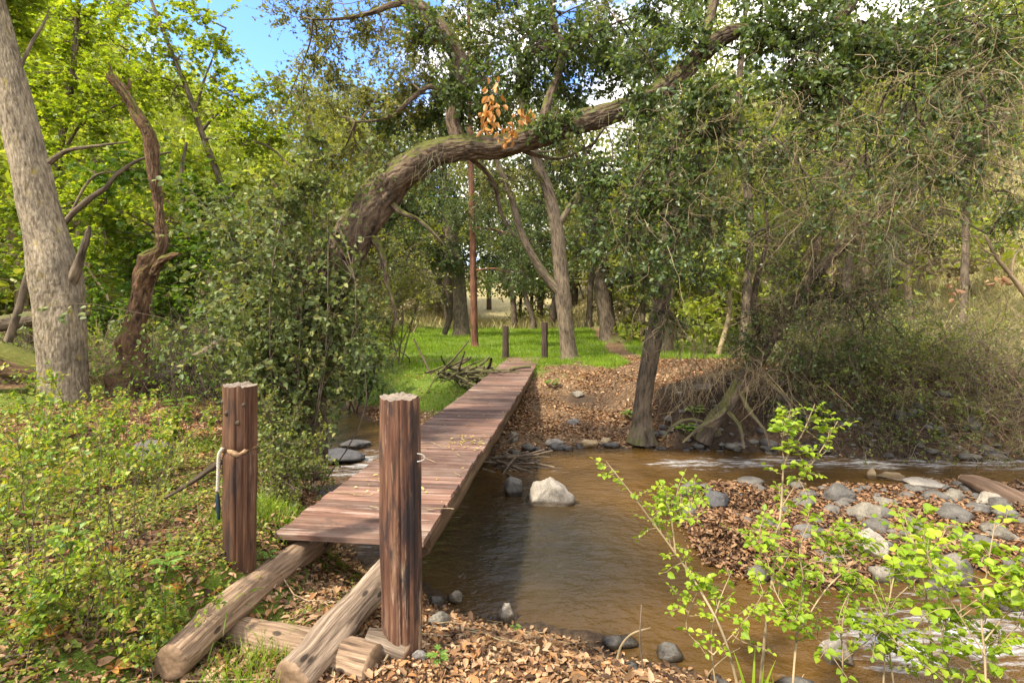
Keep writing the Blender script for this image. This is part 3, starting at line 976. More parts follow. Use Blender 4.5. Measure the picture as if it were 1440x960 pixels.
# ------------------------------------------------------------------ trees and plants
def rdir(n, up=0.0, flat=1.0):
    d = rng.normal(size=(n, 3)) + np.array([0, 0, up])
    d[:, 2] *= flat
    return nrm(d)


def clump(mbB, mbL, ctr, rad, anchor=None, n2=10, n3=60, nl=7, size=.05, br=.012, twl=.3, droop=.25, kind=4, wid=.55, up=.5, jit=.3, tw=.0022, svar=.35, fold=.18):
    """A bough of foliage: one branch from anchor to centre, side branches through the ellipsoid, twigs on them, leaves on the twigs."""
    ctr = np.asarray(ctr, float); rad = np.broadcast_to(np.asarray(rad, float), (3,))
    if anchor is None: anchor = ctr - np.array([0, 0, rad[2]])
    mid = (anchor + ctr) / 2 + rng.normal(0, .12, 3) * np.linalg.norm(ctr - anchor) + [0, 0, .06]
    main = spl(np.stack([anchor, mid, ctr]), 9)
    if br > .05 * 0 and mbB is not None:
        tube(mbB, np.concatenate([main, np.linspace(br, br * .45, 9)[:, None]], 1), 6, .15, 2, int(rng.integers(99)), cap=False)
    k = rng.integers(4, 9, n2)
    S = main[k]
    E = ctr + rdir(n2) * rad * (rng.random((n2, 1)) ** .45)
    D = E - S
    L = np.linalg.norm(D, axis=1)
    P2 = wander(S, D + rng.normal(0, .25, D.shape) * L[:, None], L, 6, .16, 0.02)
    if mbB is not None:
        twigs(mbB, P2, np.linspace(max(br * .4, tw * 1.6), tw, 6)[None, :] * np.ones((n2, 1)), 4)
    i = rng.integers(0, n2, n3)
    u = rng.uniform(1.2, 4.99, n3)
    a = u.astype(int); f = (u - a)[:, None]
    S3 = P2[i, a] * (1 - f) + P2[i, np.minimum(a + 1, 5)] * f
    T3 = nrm(P2[i, np.minimum(a + 1, 5)] - P2[i, a])
    out = nrm((S3 - ctr) / rad)
    P3 = wander(S3, T3 * .5 + rdir(n3) * .8 + out * .5 - np.array([0, 0, droop]), twl * rng.uniform(.4, 1.25, n3), 4, jit, droop * .5)
    if mbB is not None:
        twigs(mbB, P3, np.linspace(tw, tw * .5, 4)[None, :] * np.ones((n3, 1)), 3)
    if nl and mbL is not None:
        idx = np.repeat(np.arange(n3), nl)
        u = rng.uniform(.3, 2.99, len(idx)); a = u.astype(int); f = (u - a)[:, None]
        c = P3[idx, a] * (1 - f) + P3[idx, a + 1] * f
        A = nrm(P3[idx, a + 1] - P3[idx, a]) * .6 + rdir(len(idx)) * .9
        leaves(mbL, c, A, size * rng.uniform(1 - svar, 1 + svar, len(idx)), wid, kind, up, fold, .1)
    return P3


def near_on(limbs, p):
    best, bd = None, 1e9
    for P in limbs:
        d = np.linalg.norm(P[:, :3] - p, axis=1)
        k = int(np.argmin(d))
        if d[k] < bd: best, bd = P[k, :3], d[k]
    return best


def tree(name, label, trunk, limbs, clumps, bark, leaf, base=None, group=None, cat='tree', sides=18, amp=.08, flare=.35, twig='twig_brown', freq=3, ck={}, n=44, fis=0.0, fk=30, limbmat=None):
    """trunk/limbs: pixel rows or world rows; clumps: (centre, radii, overrides)."""
    t = thing(name, label, cat, group)
    L = []
    mb = MB()
    L.append(tube(mb, spl(trunk, n), sides, amp, freq, abs(hash(label)) % 97 if False else len(label) * 7 % 97, flare=flare, fis=fis, fk=fk))
    mb.build('trunk', M[bark], t)
    for q, l in enumerate(limbs):
        mb = MB()
        L.append(tube(mb, spl(l, 60 if fis else 22), 28 if fis else 10, amp, freq, 11 + q, cap=True, fis=min(fis * .7, l[0][3] * .12), fk=40))
        mb.build('limb', M[limbmat or bark], t)
    if clumps:
        B, Lf = MB(), MB()
        for (c, r, kw) in clumps:
            k = dict(ck); k.update(kw)
            an = near_on(L, np.asarray(c))
            clump(B, Lf, c, r, an, **k)
        B.build('branches', M[twig], t)
        if Lf.v: Lf.build('crown', M[leaf], t)
    b = trunk[0][:3] if base is None else base
    settle(t, b)
    return t, L


def pc(rows, depth_r=.8, **kw):
    """Clumps given as (px,py,Y,rx px,ry px[,overrides])."""
    out = []
    for r in rows:
        px, py, Y, rx, ry = r[:5]
        k = dict(kw)
        if len(r) > 5: k.update(r[5])
        out.append((at(px, py, Y), (rx / F * Y, depth_r * max(rx, ry) / F * Y, ry / F * Y), k))
    return out


# ---- the big grey trunk at the left
gr = pp([(94, 600, 6.5, 84), (91, 575, 6.5, 76), (88, 510, 6.5, 74), (84, 440, 6.5, 78), (78, 385, 6.5, 78), (64, 330, 6.5, 68), (48, 260, 6.5, 62), (30, 180, 6.5, 58), (8, 90, 6.5, 52), (-14, 0, 6.5, 48), (-40, -120, 6.5, 44)])
gl = [pp([(84, 425, 6.5, 16), (104, 388, 6.45, 19), (114, 358, 6.4, 13), (121, 338, 6.4, 12), (126, 318, 6.4, 6)]),
      pp([(70, 228, 6.4, 12), (95, 212, 6.35, 8), (130, 206, 6.3, 6), (178, 200, 6.2, 3)]),
      pp([(22, 110, 6.5, 7), (44, 62, 6.6, 6), (62, 32, 6.7, 4), (70, 10, 6.8, 2)])]
tree('maple_tree', 'thick pale grey trunk with cracked bark and yellow lichen, largest trunk at the left edge', gr, gl,
     pc([(60, -80, 6.8, 120, 60), (-60, -60, 6.6, 90, 70), (150, -120, 7, 120, 60), (30, 20, 7.4, 60, 40)], n3=120, nl=7, size=.085, droop=.1, twl=.45, wid=.7, up=1.2, kind=3),
     'bark_grey', 'maple_leaf', sides=170, amp=.04, freq=2.5, flare=.10, n=330, fis=.008, fk=40, limbmat='bark_mid')

# ---- dead snag with a broken top
sn = pp([(172, 590, 7.0, 64), (176, 560, 7.0, 58), (181, 520, 7.0, 50), (187, 480, 7.0, 44), (194, 430, 7.0, 32), (203, 388, 7.0, 34), (218, 362, 7.0, 30), (229, 343, 7.0, 20), (224, 300, 7.0, 17), (219, 260, 7.0, 17), (212, 200, 7.0, 20), (204, 178, 7.0, 22), (186, 148, 7.0, 20), (170, 124, 7.0, 18), (158, 112, 7.0, 20), (155, 104, 7.0, 13)])
sl = [pp([(214, 385, 6.95, 13), (226, 368, 6.9, 12), (240, 360, 6.9, 10), (252, 357, 6.9, 5)]),
      pp([(178, 128, 7, 7), (182, 118, 7, 5), (180, 110, 7, 3)]),
      pp([(157, 108, 7, 6), (156, 96, 7, 3), (152, 88, 7, 1.5)])]
t, _ = tree('dead_snag', 'dark crooked dead trunk with a broken top, standing right of the big grey trunk', sn, sl, [], 'bark_snag', 'oak_leaf', cat='dead tree', sides=110, amp=.26, freq=2.0, flare=.3, n=300, fis=.014, fk=22)

# ---- coast oak arching over the bridge
ok = pp([(424, 665, 5.9, 66), (430, 630, 5.9, 58), (434, 580, 6.0, 54), (440, 520, 6.05, 54), (452, 450, 6.1, 56), (475, 380, 6.1, 58), (506, 320, 6.1, 62), (535, 275, 6.1, 60), (570, 240, 6.0, 52), (610, 217, 5.95, 46), (655, 208, 5.9, 44), (710, 204, 5.8, 44), (770, 186, 5.7, 44), (830, 168, 5.6, 42), (890, 148, 5.5, 42), (940, 120, 5.4, 40), (985, 78, 5.3, 38), (1030, 46, 5.2, 32), (1080, 54, 5.1, 26), (1130, 52, 5.0, 24), (1170, 34, 4.95, 22), (1200, 2, 4.9, 20), (1235, -70, 4.9, 14)])
ok[:, 3] *= np.interp(np.arange(len(ok)), [5, 11], [1, .76])
ol = [pp([(648, 208, 5.9, 30), (637, 170, 5.95, 30), (643, 120, 6.0, 34), (646, 85, 6.0, 34), (628, 52, 6.0, 34), (600, 20, 6.0, 32), (560, -10, 6.0, 28), (500, -70, 6.0, 20)]),
      pp([(590, 6, 6.0, 14), (556, 6, 6.0, 13), (522, 18, 5.95, 10), (485, 26, 5.9, 7), (440, 28, 5.8, 4)]),
      pp([(640, 140, 6, 12), (606, 122, 5.9, 11), (580, 138, 5.9, 10), (545, 165, 5.8, 7), (500, 172, 5.8, 4)]),
      pp([(540, 270, 6.1, 14), (560, 295, 6.0, 12), (590, 310, 5.95, 9), (612, 330, 5.9, 6), (625, 345, 5.9, 3)]),
      pp([(525, 335, 6.1, 16), (538, 360, 6.0, 13), (545, 400, 5.9, 9), (556, 440, 5.8, 7), (548, 470, 5.8, 4)]),
      pp([(755, 192, 5.7, 22), (775, 130, 5.8, 18), (792, 70, 5.9, 16), (775, 20, 6, 15), (790, -50, 6, 12)]),
      pp([(735, 78, 5.9, 8), (760, 68, 5.9, 10), (800, 66, 5.9, 9), (830, 50, 5.9, 6), (870, 30, 5.9, 3)]),
      pp([(985, 80, 5.3, 22), (1000, 20, 5.5, 20), (1020, -60, 5.6, 16)]),
      pp([(905, 145, 5.5, 12), (930, 165, 5.4, 9), (955, 180, 5.3, 6), (985, 186, 5.2, 3)]),
      pp([(720, 204, 5.8, 10), (752, 218, 5.9, 8), (790, 222, 6.1, 6), (840, 200, 6.2, 4)]),
      pp([(1165, 40, 4.95, 10), (1190, 34, 4.9, 9), (1240, 36, 4.8, 7), (1290, 48, 4.7, 4)]),
      pp([(452, 470, 6.0, 16), (430, 400, 5.8, 13), (400, 340, 5.6, 10), (380, 290, 5.5, 6)]),
      pp([(640, 205, 5.9, 11), (690, 250, 6.2, 9), (705, 300, 6.3, 7), (722, 330, 6.3, 4)])]
for l in ol: l[:, 3] *= .72
oc = pc([(700, 60, 6.4, 70, 50), (750, 95, 6.3, 70, 40), (820, 50, 6.3, 70, 45), (840, 95, 6.2, 70, 36), (895, 60, 6.2, 60, 44), (660, 150, 6.4, 50, 40), (725, 140, 6.3, 60, 30),
         (600, 160, 6.6, 40, 24), (555, 165, 6.7, 45, 28), (790, 20, 5.9, 90, 40), (930, 10, 6.2, 60, 30), (700, -10, 6, 90, 40),
         (985, 130, 4.9, 40, 24), (1080, 30, 4.9, 60, 35), (1140, 20, 4.7, 70, 40), (1180, 90, 4.6, 60, 40), (1120, 120, 4.7, 50, 40), (1220, 60, 4.6, 50, 40),
         (1200, 150, 4.5, 45, 45), (880, 110, 6.2, 40, 22), (800, 130, 6.2, 40, 18)], n2=11, n3=125, nl=7, size=.050, kind=6, wid=.64)
oc += pc([(860, 235, 5.4, 50, 32), (905, 265, 5.2, 55, 40), (835, 270, 5.5, 24, 24), (780, 165, 5.4, 26, 14), (905, 140, 5.2, 26, 16), (1060, 45, 4.9, 30, 20), (640, 110, 5.6, 26, 24), (600, 40, 5.7, 34, 24), (690, 110, 5.6, 44, 30), (760, 60, 5.6, 50, 30), (830, 60, 5.5, 50, 34), (900, 70, 5.3, 44, 30), (960, 40, 5.2, 44, 26), (860, 300, 5.3, 50, 30), (930, 310, 5.1, 45, 40), (985, 240, 4.9, 40, 50), (880, 350, 5.2, 40, 26), (1000, 330, 4.9, 50, 40), (935, 385, 5.0, 26, 22),
          (1040, 170, 4.9, 50, 40), (950, 205, 5, 40, 25)], n2=9, n3=80, nl=6, size=.052, kind=6, wid=.66)
sparse = dict(n3=50, nl=5)
oc += pc([(1100, 215, 4.6, 60, 50, sparse), (1230, 230, 4.4, 60, 50, sparse), (1170, 300, 4.5, 60, 50, sparse), (1300, 140, 4.4, 60, 50, sparse), (1390, 40, 4.3, 70, 60, sparse), (1400, 180, 4.3, 50, 60, sparse), (1070, 290, 4.8, 50, 50, sparse), (1180, 200, 4.7, 60, 40, sparse), (1260, 60, 4.6, 60, 50, sparse), (1330, 30, 4.6, 70, 40), (1120, 70, 5.3, 70, 30), (1290, 230, 4.5, 60, 40, sparse), (1420, 110, 4.3, 40, 50), (1340, 110, 4.4, 50, 50), (1280, 60, 4.5, 50, 50), (1390, 230, 4.3, 50, 50, sparse), (1330, 250, 4.4, 50, 50, sparse), (1240, 300, 4.5, 50, 40, sparse), (1430, 20, 4.2, 40, 50), (1000, -10, 5.5, 60, 30), (1090, -15, 5.3, 60, 30), (1180, -15, 5.2, 60, 34), (1270, -5, 5.0, 60, 34), (1360, -10, 4.9, 60, 34), (1300, 60, 5, 60, 40), (1410, 70, 4.8, 50, 40)], n2=9, size=.046, kind=6, wid=.64)
oak, OL = tree('coast_oak', 'large oak leaning from the left bank whose mossy trunk arches right over the bridge', ok, ol, oc, 'bark_oak', 'oak_leaf', sides=120, amp=.10, freq=2.4, flare=.15, n=420, fis=.015, fk=30, twig='twig_dark', ck=dict(droop=.3, tw=.002))
# paler, sunlit thin foliage at the upper left of the oak, against the sky
B, Lf = MB(), MB()
for c, r, kw in pc([(420, 30, 6.3, 60, 40), (480, 60, 6.2, 60, 45), (540, 50, 6.1, 50, 45), (440, 110, 6.4, 50, 40), (510, 120, 6.1, 60, 40), (570, 100, 6.0, 45, 40), (470, 170, 6.2, 60, 40), (540, 150, 6.1, 50, 30), (600, 60, 5.9, 40, 40), (440, 215, 6.3, 50, 35), (505, 215, 6.2, 45, 25), (400, 150, 6.5, 35, 45), (480, 0, 6.2, 90, 40), (570, 240, 6.4, 20, 20), (660, 110, 6.6, 50, 40), (720, 20, 6.6, 60, 40), (790, 90, 6.6, 60, 40), (860, 30, 6.5, 60, 40), (640, 20, 6.4, 50, 36), (600, 120, 6.4, 40, 36), (920, 90, 6.4, 50, 36), (700, 170, 6.6, 50, 24)]):
    clump(B, Lf, c, r, near_on(OL, c), n2=8, n3=125, nl=7, size=.046, wid=.55, tw=.0018, droop=.3)
w2 = oak.location
for nm, m_, mt in (('fine_branches', B, 'twig_brown'), ('sunlit_crown', Lf, 'oak_leaf_light')):
    o = m_.build(nm, M[mt], oak); o.matrix_parent_inverse.translation = [-q for q in w2]
# two hanging bunches of dead orange leaves
for nm, rows, cnt in (('dead_leaves', [(690, 112, 4.9), (690, 140, 4.9), (686, 160, 4.9), (684, 178, 4.9)], 46), ('dead_leaves', [(738, 148, 4.9), (732, 165, 4.9), (718, 182, 4.9), (708, 200, 4.9)], 34)):
    P = np.array([at(*r) for r in rows])
    mb = MB()
    for k in range(cnt):
        u = rng.random() * 2.99; a = int(u)
        c = P[a] + (P[a + 1] - P[a]) * (u - a) + rng.normal(0, .05, 3) * [1, .7, .6]
        leaves(mb, c[None], np.array([[rng.normal(0, .5), rng.normal(0, .4), -1]]), rng.uniform(.05, .09), .55, 6, 0, .35, .25)
    o = mb.build(nm, M['dead_leaf'], oak); o.matrix_parent_inverse.translation = [-q for q in w2]
for rows in ([(1345, 395, 4.4), (1340, 410, 4.4)], [(1405, 400, 4.3), (1412, 392, 4.3)]):
    mb = MB(); P = np.array([at(*r) for r in rows])
    c = P[0] + (P[1] - P[0]) * rng.random((12, 1)) + rng.normal(0, .035, (12, 3))
    leaves(mb, c, rdir(12) - [0, 0, .8], rng.uniform(.04, .07, 12), .6, 6, 0, .3, .2)
    o = mb.build('dead_leaves', M['litter_dark'], oak); o.matrix_parent_inverse.translation = [-q for q in w2]
# pale hanging lichen and bare drooping twigs
mb = MB()
S = []
for (px, py, Y, rx, n) in ((1150, 55, 4.9, 25, 70), (1250, 345, 4.6, 14, 40), (1030, 230, 5.0, 40, 60), (900, 160, 5.3, 60, 60), (600, 225, 5.8, 30, 30), (480, 120, 6.1, 60, 60), (1350, 120, 4.5, 60, 50)):
    for _ in range(n): S.append(at(px + rng.normal(0, rx * .5), py + rng.normal(0, 12), Y + rng.normal(0, .15)))
S = np.array(S)
P = wander(S, np.tile([[0, 0, -1.]], (len(S), 1)) + rng.normal(0, .3, S.shape), rng.uniform(.1, .35, len(S)), 6, .25, .2)
twigs(mb, P, np.linspace(.0022, .001, 6)[None] * np.ones((len(S), 1)), 3)
o = mb.build('lichen', M['lichen'], oak); o['kind'] = 'stuff'; o.matrix_parent_inverse.translation = [-q for q in w2]


def tangle(mb, rows, length, K=7, jit=.35, grav=.12, r0=.004, down=.6, forks=3):
    """Bare twiggery: (px,py,Y,rx,ry,n)."""
    for (px, py, Y, rx, ry, n) in rows:
        S = np.stack([at(px + a * rx, py + b * ry, Y + c) for a, b, c in zip(rng.normal(0, .55, n), rng.normal(0, .55, n), rng.normal(0, .35, n))])
        D = rdir(n) - np.array([0, 0, down])
        P = wander(S, D, length * rng.uniform(.5, 1.3, n), K, jit, grav)
        twigs(mb, P, (np.linspace(1, .35, K)[None] * (r0 * rng.uniform(.5, 1.5, (n, 1)))), 4)
        for _ in range(forks):
            k = rng.integers(1, K - 2, n)
            S2 = P[np.arange(n), k]
            P2 = wander(S2, (P[np.arange(n), k + 1] - S2) * 4 + rng.normal(0, .5, S2.shape) * length * .3, length * rng.uniform(.2, .6, n), 5, jit, grav)
            twigs(mb, P2, np.linspace(.55, .25, 5)[None] * (r0 * rng.uniform(.5, 1.3, (n, 1))), 3)


mb = MB()
tangle(mb, [(930, 300, 5.2, 70, 60, 60), (1000, 160, 5.0, 60, 60, 60), (1000, 260, 5.2, 60, 70, 80), (1120, 180, 4.7, 70, 80, 80), (1230, 130, 4.6, 80, 90, 80), (1340, 150, 4.5, 90, 90, 90), (1400, 60, 4.4, 60, 70, 70), (1180, 270, 4.7, 80, 60, 80), (1300, 250, 4.5, 80, 60, 70), (1420, 220, 4.4, 50, 70, 50)], .6, r0=.0021, jit=.4)
o = mb.build('bare_twigs', M['twig_pale'], oak); o['kind'] = 'stuff'; o.matrix_parent_inverse.translation = [-q for q in w2]

# ---- ivy on the oak's foot and the leafy bank bush
def bush(name, label, cat, clumps, leaf, twig='twig_brown', group=None, base=None, ck={}):
    t = thing(name, label, cat, group)
    B, Lf = MB(), MB()
    b = np.array(base, float)
    for (c, r, kw) in clumps:
        k = dict(n2=9, n3=90, nl=8, size=.05, kind=4, wid=.7, br=.008, tw=.002); k.update(ck); k.update(kw)
        clump(B, Lf, c, r, b + rng.normal(0, .12, 3) * [1, 1, 0], **k)
    B.build('stems', M[twig], t)
    if Lf.v: Lf.build('foliage', M[leaf], t)
    settle(t, b)
    return t


b = at(415, 655, 5.4); b[2] = H(b[0], b[1])
bush('ivy', 'dense dark glossy ivy smothering the lower oak trunk behind the notched post', 'ivy',
     pc([(385, 300, 5.3, 60, 45), (340, 330, 5.5, 45, 45), (440, 290, 5.4, 45, 40), (420, 345, 5.2, 70, 45), (350, 400, 5.2, 55, 50), (425, 410, 5.1, 65, 50), (470, 440, 5.2, 40, 50), (370, 470, 5.0, 60, 45), (415, 490, 5.0, 56, 48), (395, 540, 4.9, 55, 45), (345, 500, 5.1, 40, 40), (385, 590, 4.9, 36, 35), (474, 400, 5.6, 18, 30), (482, 375, 5.75, 26, 24), (492, 420, 5.8, 22, 30), (465, 505, 5.3, 20, 22), (330, 440, 5.3, 30, 40), (325, 275, 5.6, 36, 26), (450, 240, 5.6, 30, 30), (405, 265, 5.5, 40, 26), (460, 190, 5.8, 22, 26)],
        n3=115, nl=8, size=.052, twl=.36, kind=6), 'ivy_leaf', base=b, ck=dict(up=.4, droop=.35))
b = hit(395, 690)
bush('bank_shrub', 'small leaved green shrub hugging the bank between the notched post and the bridge', 'shrub',
     pc([(385, 620, 4.1, 34, 40), (420, 640, 4.2, 34, 36), (395, 670, 3.9, 34, 30), (425, 690, 4.0, 22, 20), (375, 580, 4.3, 24, 30)], n3=90, nl=8, size=.028, twl=.18), 'bush_leaf', base=b, ck=dict(up=.5, droop=0))

# ---- spring maples at the left
def maple(label, rows, limbs, cl, leaf='maple_leaf', **kw):
    k = dict(n2=12, n3=130, nl=6, size=.10, kind=3, wid=.7, up=2.2, droop=.08, twl=.5, tw=.003, br=.018, jit=.22)
    k.update(kw)
    return tree('spring_maple', label, pp(rows), [pp(l) for l in limbs], pc(cl, depth_r=.9), 'bark_mid', leaf, group='maples in new leaf on the left', sides=12, flare=.2, twig='twig_brown', ck=k)


maple('slim slanting maple in thin new leaf against blue sky right of the snag', [(335, 480, 11, 16), (325, 300, 11, 11), (308, 250, 11, 10), (285, 190, 11, 9), (265, 130, 11, 8), (240, 70, 11, 6), (205, -20, 11, 5), (190, -80, 11, 3)],
      [[(283, 185, 11, 6), (305, 160, 11, 5), (330, 150, 11, 4), (370, 130, 11, 2)], [(285, 195, 11, 5), (330, 195, 10.8, 4), (375, 205, 10.6, 4), (410, 235, 10.5, 3)], [(262, 125, 11, 4), (230, 110, 11, 3), (180, 100, 11, 2)], [(275, 155, 11, 4), (292, 100, 11, 3), (318, 40, 11, 2)]],
      [(160, 60, 11, 70, 24), (220, 40, 11.2, 70, 22), (250, 85, 11, 60, 22), (300, 110, 11, 55, 20), (330, 135, 10.9, 50, 18), (280, 20, 11, 60, 20), (200, 100, 10.8, 60, 20), (240, 140, 11, 60, 20), (385, 120, 10.8, 40, 18), (365, 170, 10.7, 50, 18), (180, 10, 11, 70, 22), (300, 60, 11, 30, 14), (340, 205, 10.8, 50, 16), (270, 230, 11, 60, 20), (390, 180, 10.6, 34, 20)], n3=70, nl=5, size=.078)
maple('maple with bright layered leaves right behind the big grey trunk', [(55, 480, 9.5, 18), (60, 380, 9.5, 15), (75, 260, 9.5, 13), (100, 120, 9.5, 10), (110, 0, 9.5, 7), (115, -80, 9.5, 4)],
      [[(80, 240, 9.5, 7), (110, 180, 9.3, 5), (160, 150, 9.2, 3)], [(95, 130, 9.5, 7), (110, 60, 9.5, 5), (125, 45, 9.5, 3)], [(70, 300, 9.5, 8), (130, 270, 9.2, 5), (190, 240, 9.0, 3)]],
      [(70, 60, 9.5, 60, 22), (110, 110, 9.4, 70, 22), (50, 160, 9.6, 60, 24), (120, 175, 9.3, 70, 22), (100, 30, 9.5, 70, 24), (60, 230, 9.6, 60, 22), (130, 230, 9.2, 70, 22), (150, 290, 9.0, 60, 22), (90, 300, 9.4, 60, 22), (20, 110, 9.6, 50, 30), (170, 100, 9.4, 50, 18), (20, 290, 9.7, 50, 30), (150, 340, 8.8, 60, 24), (40, 360, 9.5, 60, 26)], n3=95, size=.078)
maple('deep green maple filling the gap between the snag and the ivy', [(270, 560, 10, 14), (262, 450, 10, 12), (268, 350, 10, 10), (255, 260, 10, 7), (262, 200, 10, 4)],
      [[(266, 380, 10, 6), (230, 330, 9.8, 5), (180, 300, 9.6, 3)], [(265, 340, 10, 6), (300, 300, 9.8, 5), (330, 270, 9.7, 3)]],
      [(260, 300, 9.7, 60, 22), (290, 350, 9.6, 50, 24), (250, 370, 9.5, 60, 24), (200, 340, 9.5, 60, 22), (160, 390, 9.4, 60, 26), (270, 410, 9.4, 60, 26), (300, 270, 9.8, 50, 20), (230, 430, 9.3, 60, 26), (160, 450, 9.2, 60, 26), (20, 400, 9.4, 60, 28), (300, 450, 9.3, 50, 26), (120, 430, 9.4, 50, 24)], 'maple_deep', n3=100, size=.078)
maple('maple standing farther back with its crown high at the top left corner', [(-60, 470, 14, 22), (-40, 300, 14, 18), (-10, 120, 14, 14), (20, -20, 14, 9), (30, -90, 14, 4)],
      [[(-20, 180, 14, 8), (40, 120, 14, 5), (90, 90, 14, 3)], [(0, 60, 14, 7), (60, 10, 14, 5), (130, -20, 14, 3)]],
      [(60, 20, 13.5, 90, 30), (30, 90, 13.8, 80, 30), (110, 60, 13.4, 90, 28), (40, 170, 13.8, 80, 30), (110, 140, 13.6, 80, 28), (150, -10, 13.4, 90, 30), (180, 200, 13, 80, 26), (90, 250, 13.4, 90, 28), (0, 250, 14, 60, 30), (190, 130, 13.4, 60, 26), (210, 260, 13, 60, 26)], n3=100, size=.095)
# reddish leaning branch-like sapling passing behind the grey trunk
tree('leaning_sapling', 'thin reddish leaning stem passing behind the big grey trunk toward the snag', pp([(12, 480, 7.3, 14), (28, 430, 7.3, 13), (42, 380, 7.3, 12), (70, 340, 7.3, 11), (98, 305, 7.3, 10), (128, 278, 7.3, 10), (148, 265, 7.3, 8), (165, 245, 7.3, 7), (198, 224, 7.3, 5), (240, 214, 7.3, 3)]), [pp([(96, 306, 7.3, 5), (130, 250, 7.4, 4), (175, 240, 7.5, 2)])],
     pc([(200, 240, 7.6, 40, 16), (140, 240, 7.7, 40, 16)], n3=40, nl=5, size=.08, kind=3, wid=.7, up=2, droop=.08, twl=.4), 'twig_brown', 'maple_deep', sides=10, flare=0)

# ---- trees across the creek
def mid(label, name, rows, limbs, cl, bark='bark_mid', leaf='oak_leaf', sides=18, **kw):
    k = dict(n2=10, n3=90, nl=7, size=.11, kind=4, wid=.5, up=.4, droop=.3, twl=.7, tw=.006, br=.03)
    k.update(kw)
    R_ = pp(rows); R_[:, 3] *= .9
    return tree(name, label, R_, [pp(l) for l in limbs], pc(cl, depth_r=.9), bark, leaf, sides=sides, flare=.16, twig='twig_dark', ck=k, amp=.09, group='trees across the creek')


mid('forked tree with mottled bark at the far right corner of the bridge', 'forked_tree', [(803, 512, 14.8, 34), (800, 495, 14.8, 26), (796, 460, 14.8, 24), (792, 415, 14.8, 24), (788, 370, 14.8, 22), (781, 310, 14.8, 20), (768, 260, 14.8, 18), (752, 220, 14.8, 16), (735, 150, 14.8, 12), (728, 60, 14.8, 8)],
    [[(788, 412, 14.8, 14), (765, 385, 14.8, 13), (748, 358, 14.7, 11), (730, 320, 14.6, 10), (720, 280, 14.5, 9), (704, 240, 14.4, 7), (680, 180, 14.4, 4)], [(783, 320, 14.8, 10), (815, 270, 14.6, 7), (850, 220, 14.5, 4)]],
    [(690, 260, 14.2, 50, 30, dict(n3=60)), (660, 220, 14.2, 50, 30, dict(n3=60)), (730, 180, 14.6, 60, 40), (790, 200, 14.4, 30, 24), (770, 130, 14.6, 70, 40), (700, 120, 14.5, 60, 40), (760, 40, 14.6, 80, 44), (680, 40, 14.4, 70, 44), (610, 170, 14.4, 50, 40), (640, 10, 14.2, 80, 40), (720, 250, 14.8, 40, 26), (560, 30, 14, 50, 40), (840, 0, 14.3, 70, 30), (600, 80, 14.3, 50, 40)], 'bark_mid', 'oak_leaf_light', size=.10)
mid('massive straight trunk on the meadow left of the slender red trunk', 'large_oak', [(650, 476, 28, 32), (649, 462, 28, 25), (647, 420, 28, 22), (643, 380, 28, 22), (636, 340, 28, 20), (628, 290, 28, 17), (622, 230, 28, 12), (620, 160, 28, 7)],
    [[(640, 365, 28, 10), (612, 330, 27.5, 7), (585, 300, 27, 4)], [(634, 330, 28, 9), (665, 290, 27.5, 6), (690, 260, 27, 3)], [(625, 470, 28.5, 8), (632, 440, 28.5, 9), (618, 400, 28.3, 8), (600, 350, 28, 6)]],
    [(600, 300, 26, 60, 40), (640, 260, 26, 70, 44), (690, 300, 26.5, 50, 40), (580, 360, 26, 45, 36), (600, 230, 26.5, 60, 44), (700, 240, 26.5, 60, 40), (560, 280, 26, 40, 40), (650, 200, 27, 70, 40), (580, 200, 27, 60, 44), (620, 130, 27, 70, 44), (540, 220, 27, 40, 40), (700, 170, 27, 60, 44), (530, 320, 26, 40, 40), (620, 350, 26, 30, 26), (690, 350, 27, 40, 24)], 'bark_mid', 'oak_leaf', size=.19, twl=1.2, n3=120, br=.08, tw=.012)
mid('slender straight red barked trunk between the thick trunk and the far posts', 'red_trunk_tree', [(668, 490, 19.5, 14), (667, 470, 19.5, 11.5), (666, 400, 19.5, 11), (664, 320, 19.5, 10), (662, 230, 19.5, 9), (660, 120, 19.5, 7), (659, 0, 19.5, 5), (658, -60, 19.5, 3)],
    [[(664, 320, 19.5, 3), (690, 322, 19.2, 2.4), (720, 330, 19, 1.5)], [(666, 380, 19.5, 3), (700, 378, 19.2, 2), (720, 390, 19, 1.4)]],
    [(700, 330, 19, 50, 20), (640, 300, 19.5, 30, 20), (720, 380, 19, 40, 18), (690, 290, 19, 40, 20), (650, 180, 19.5, 40, 24), (670, 90, 19.5, 50, 30), (740, 340, 19, 40, 22)], 'bark_red', 'oak_leaf', size=.14, wid=.25, droop=.7, sides=12, n3=110)
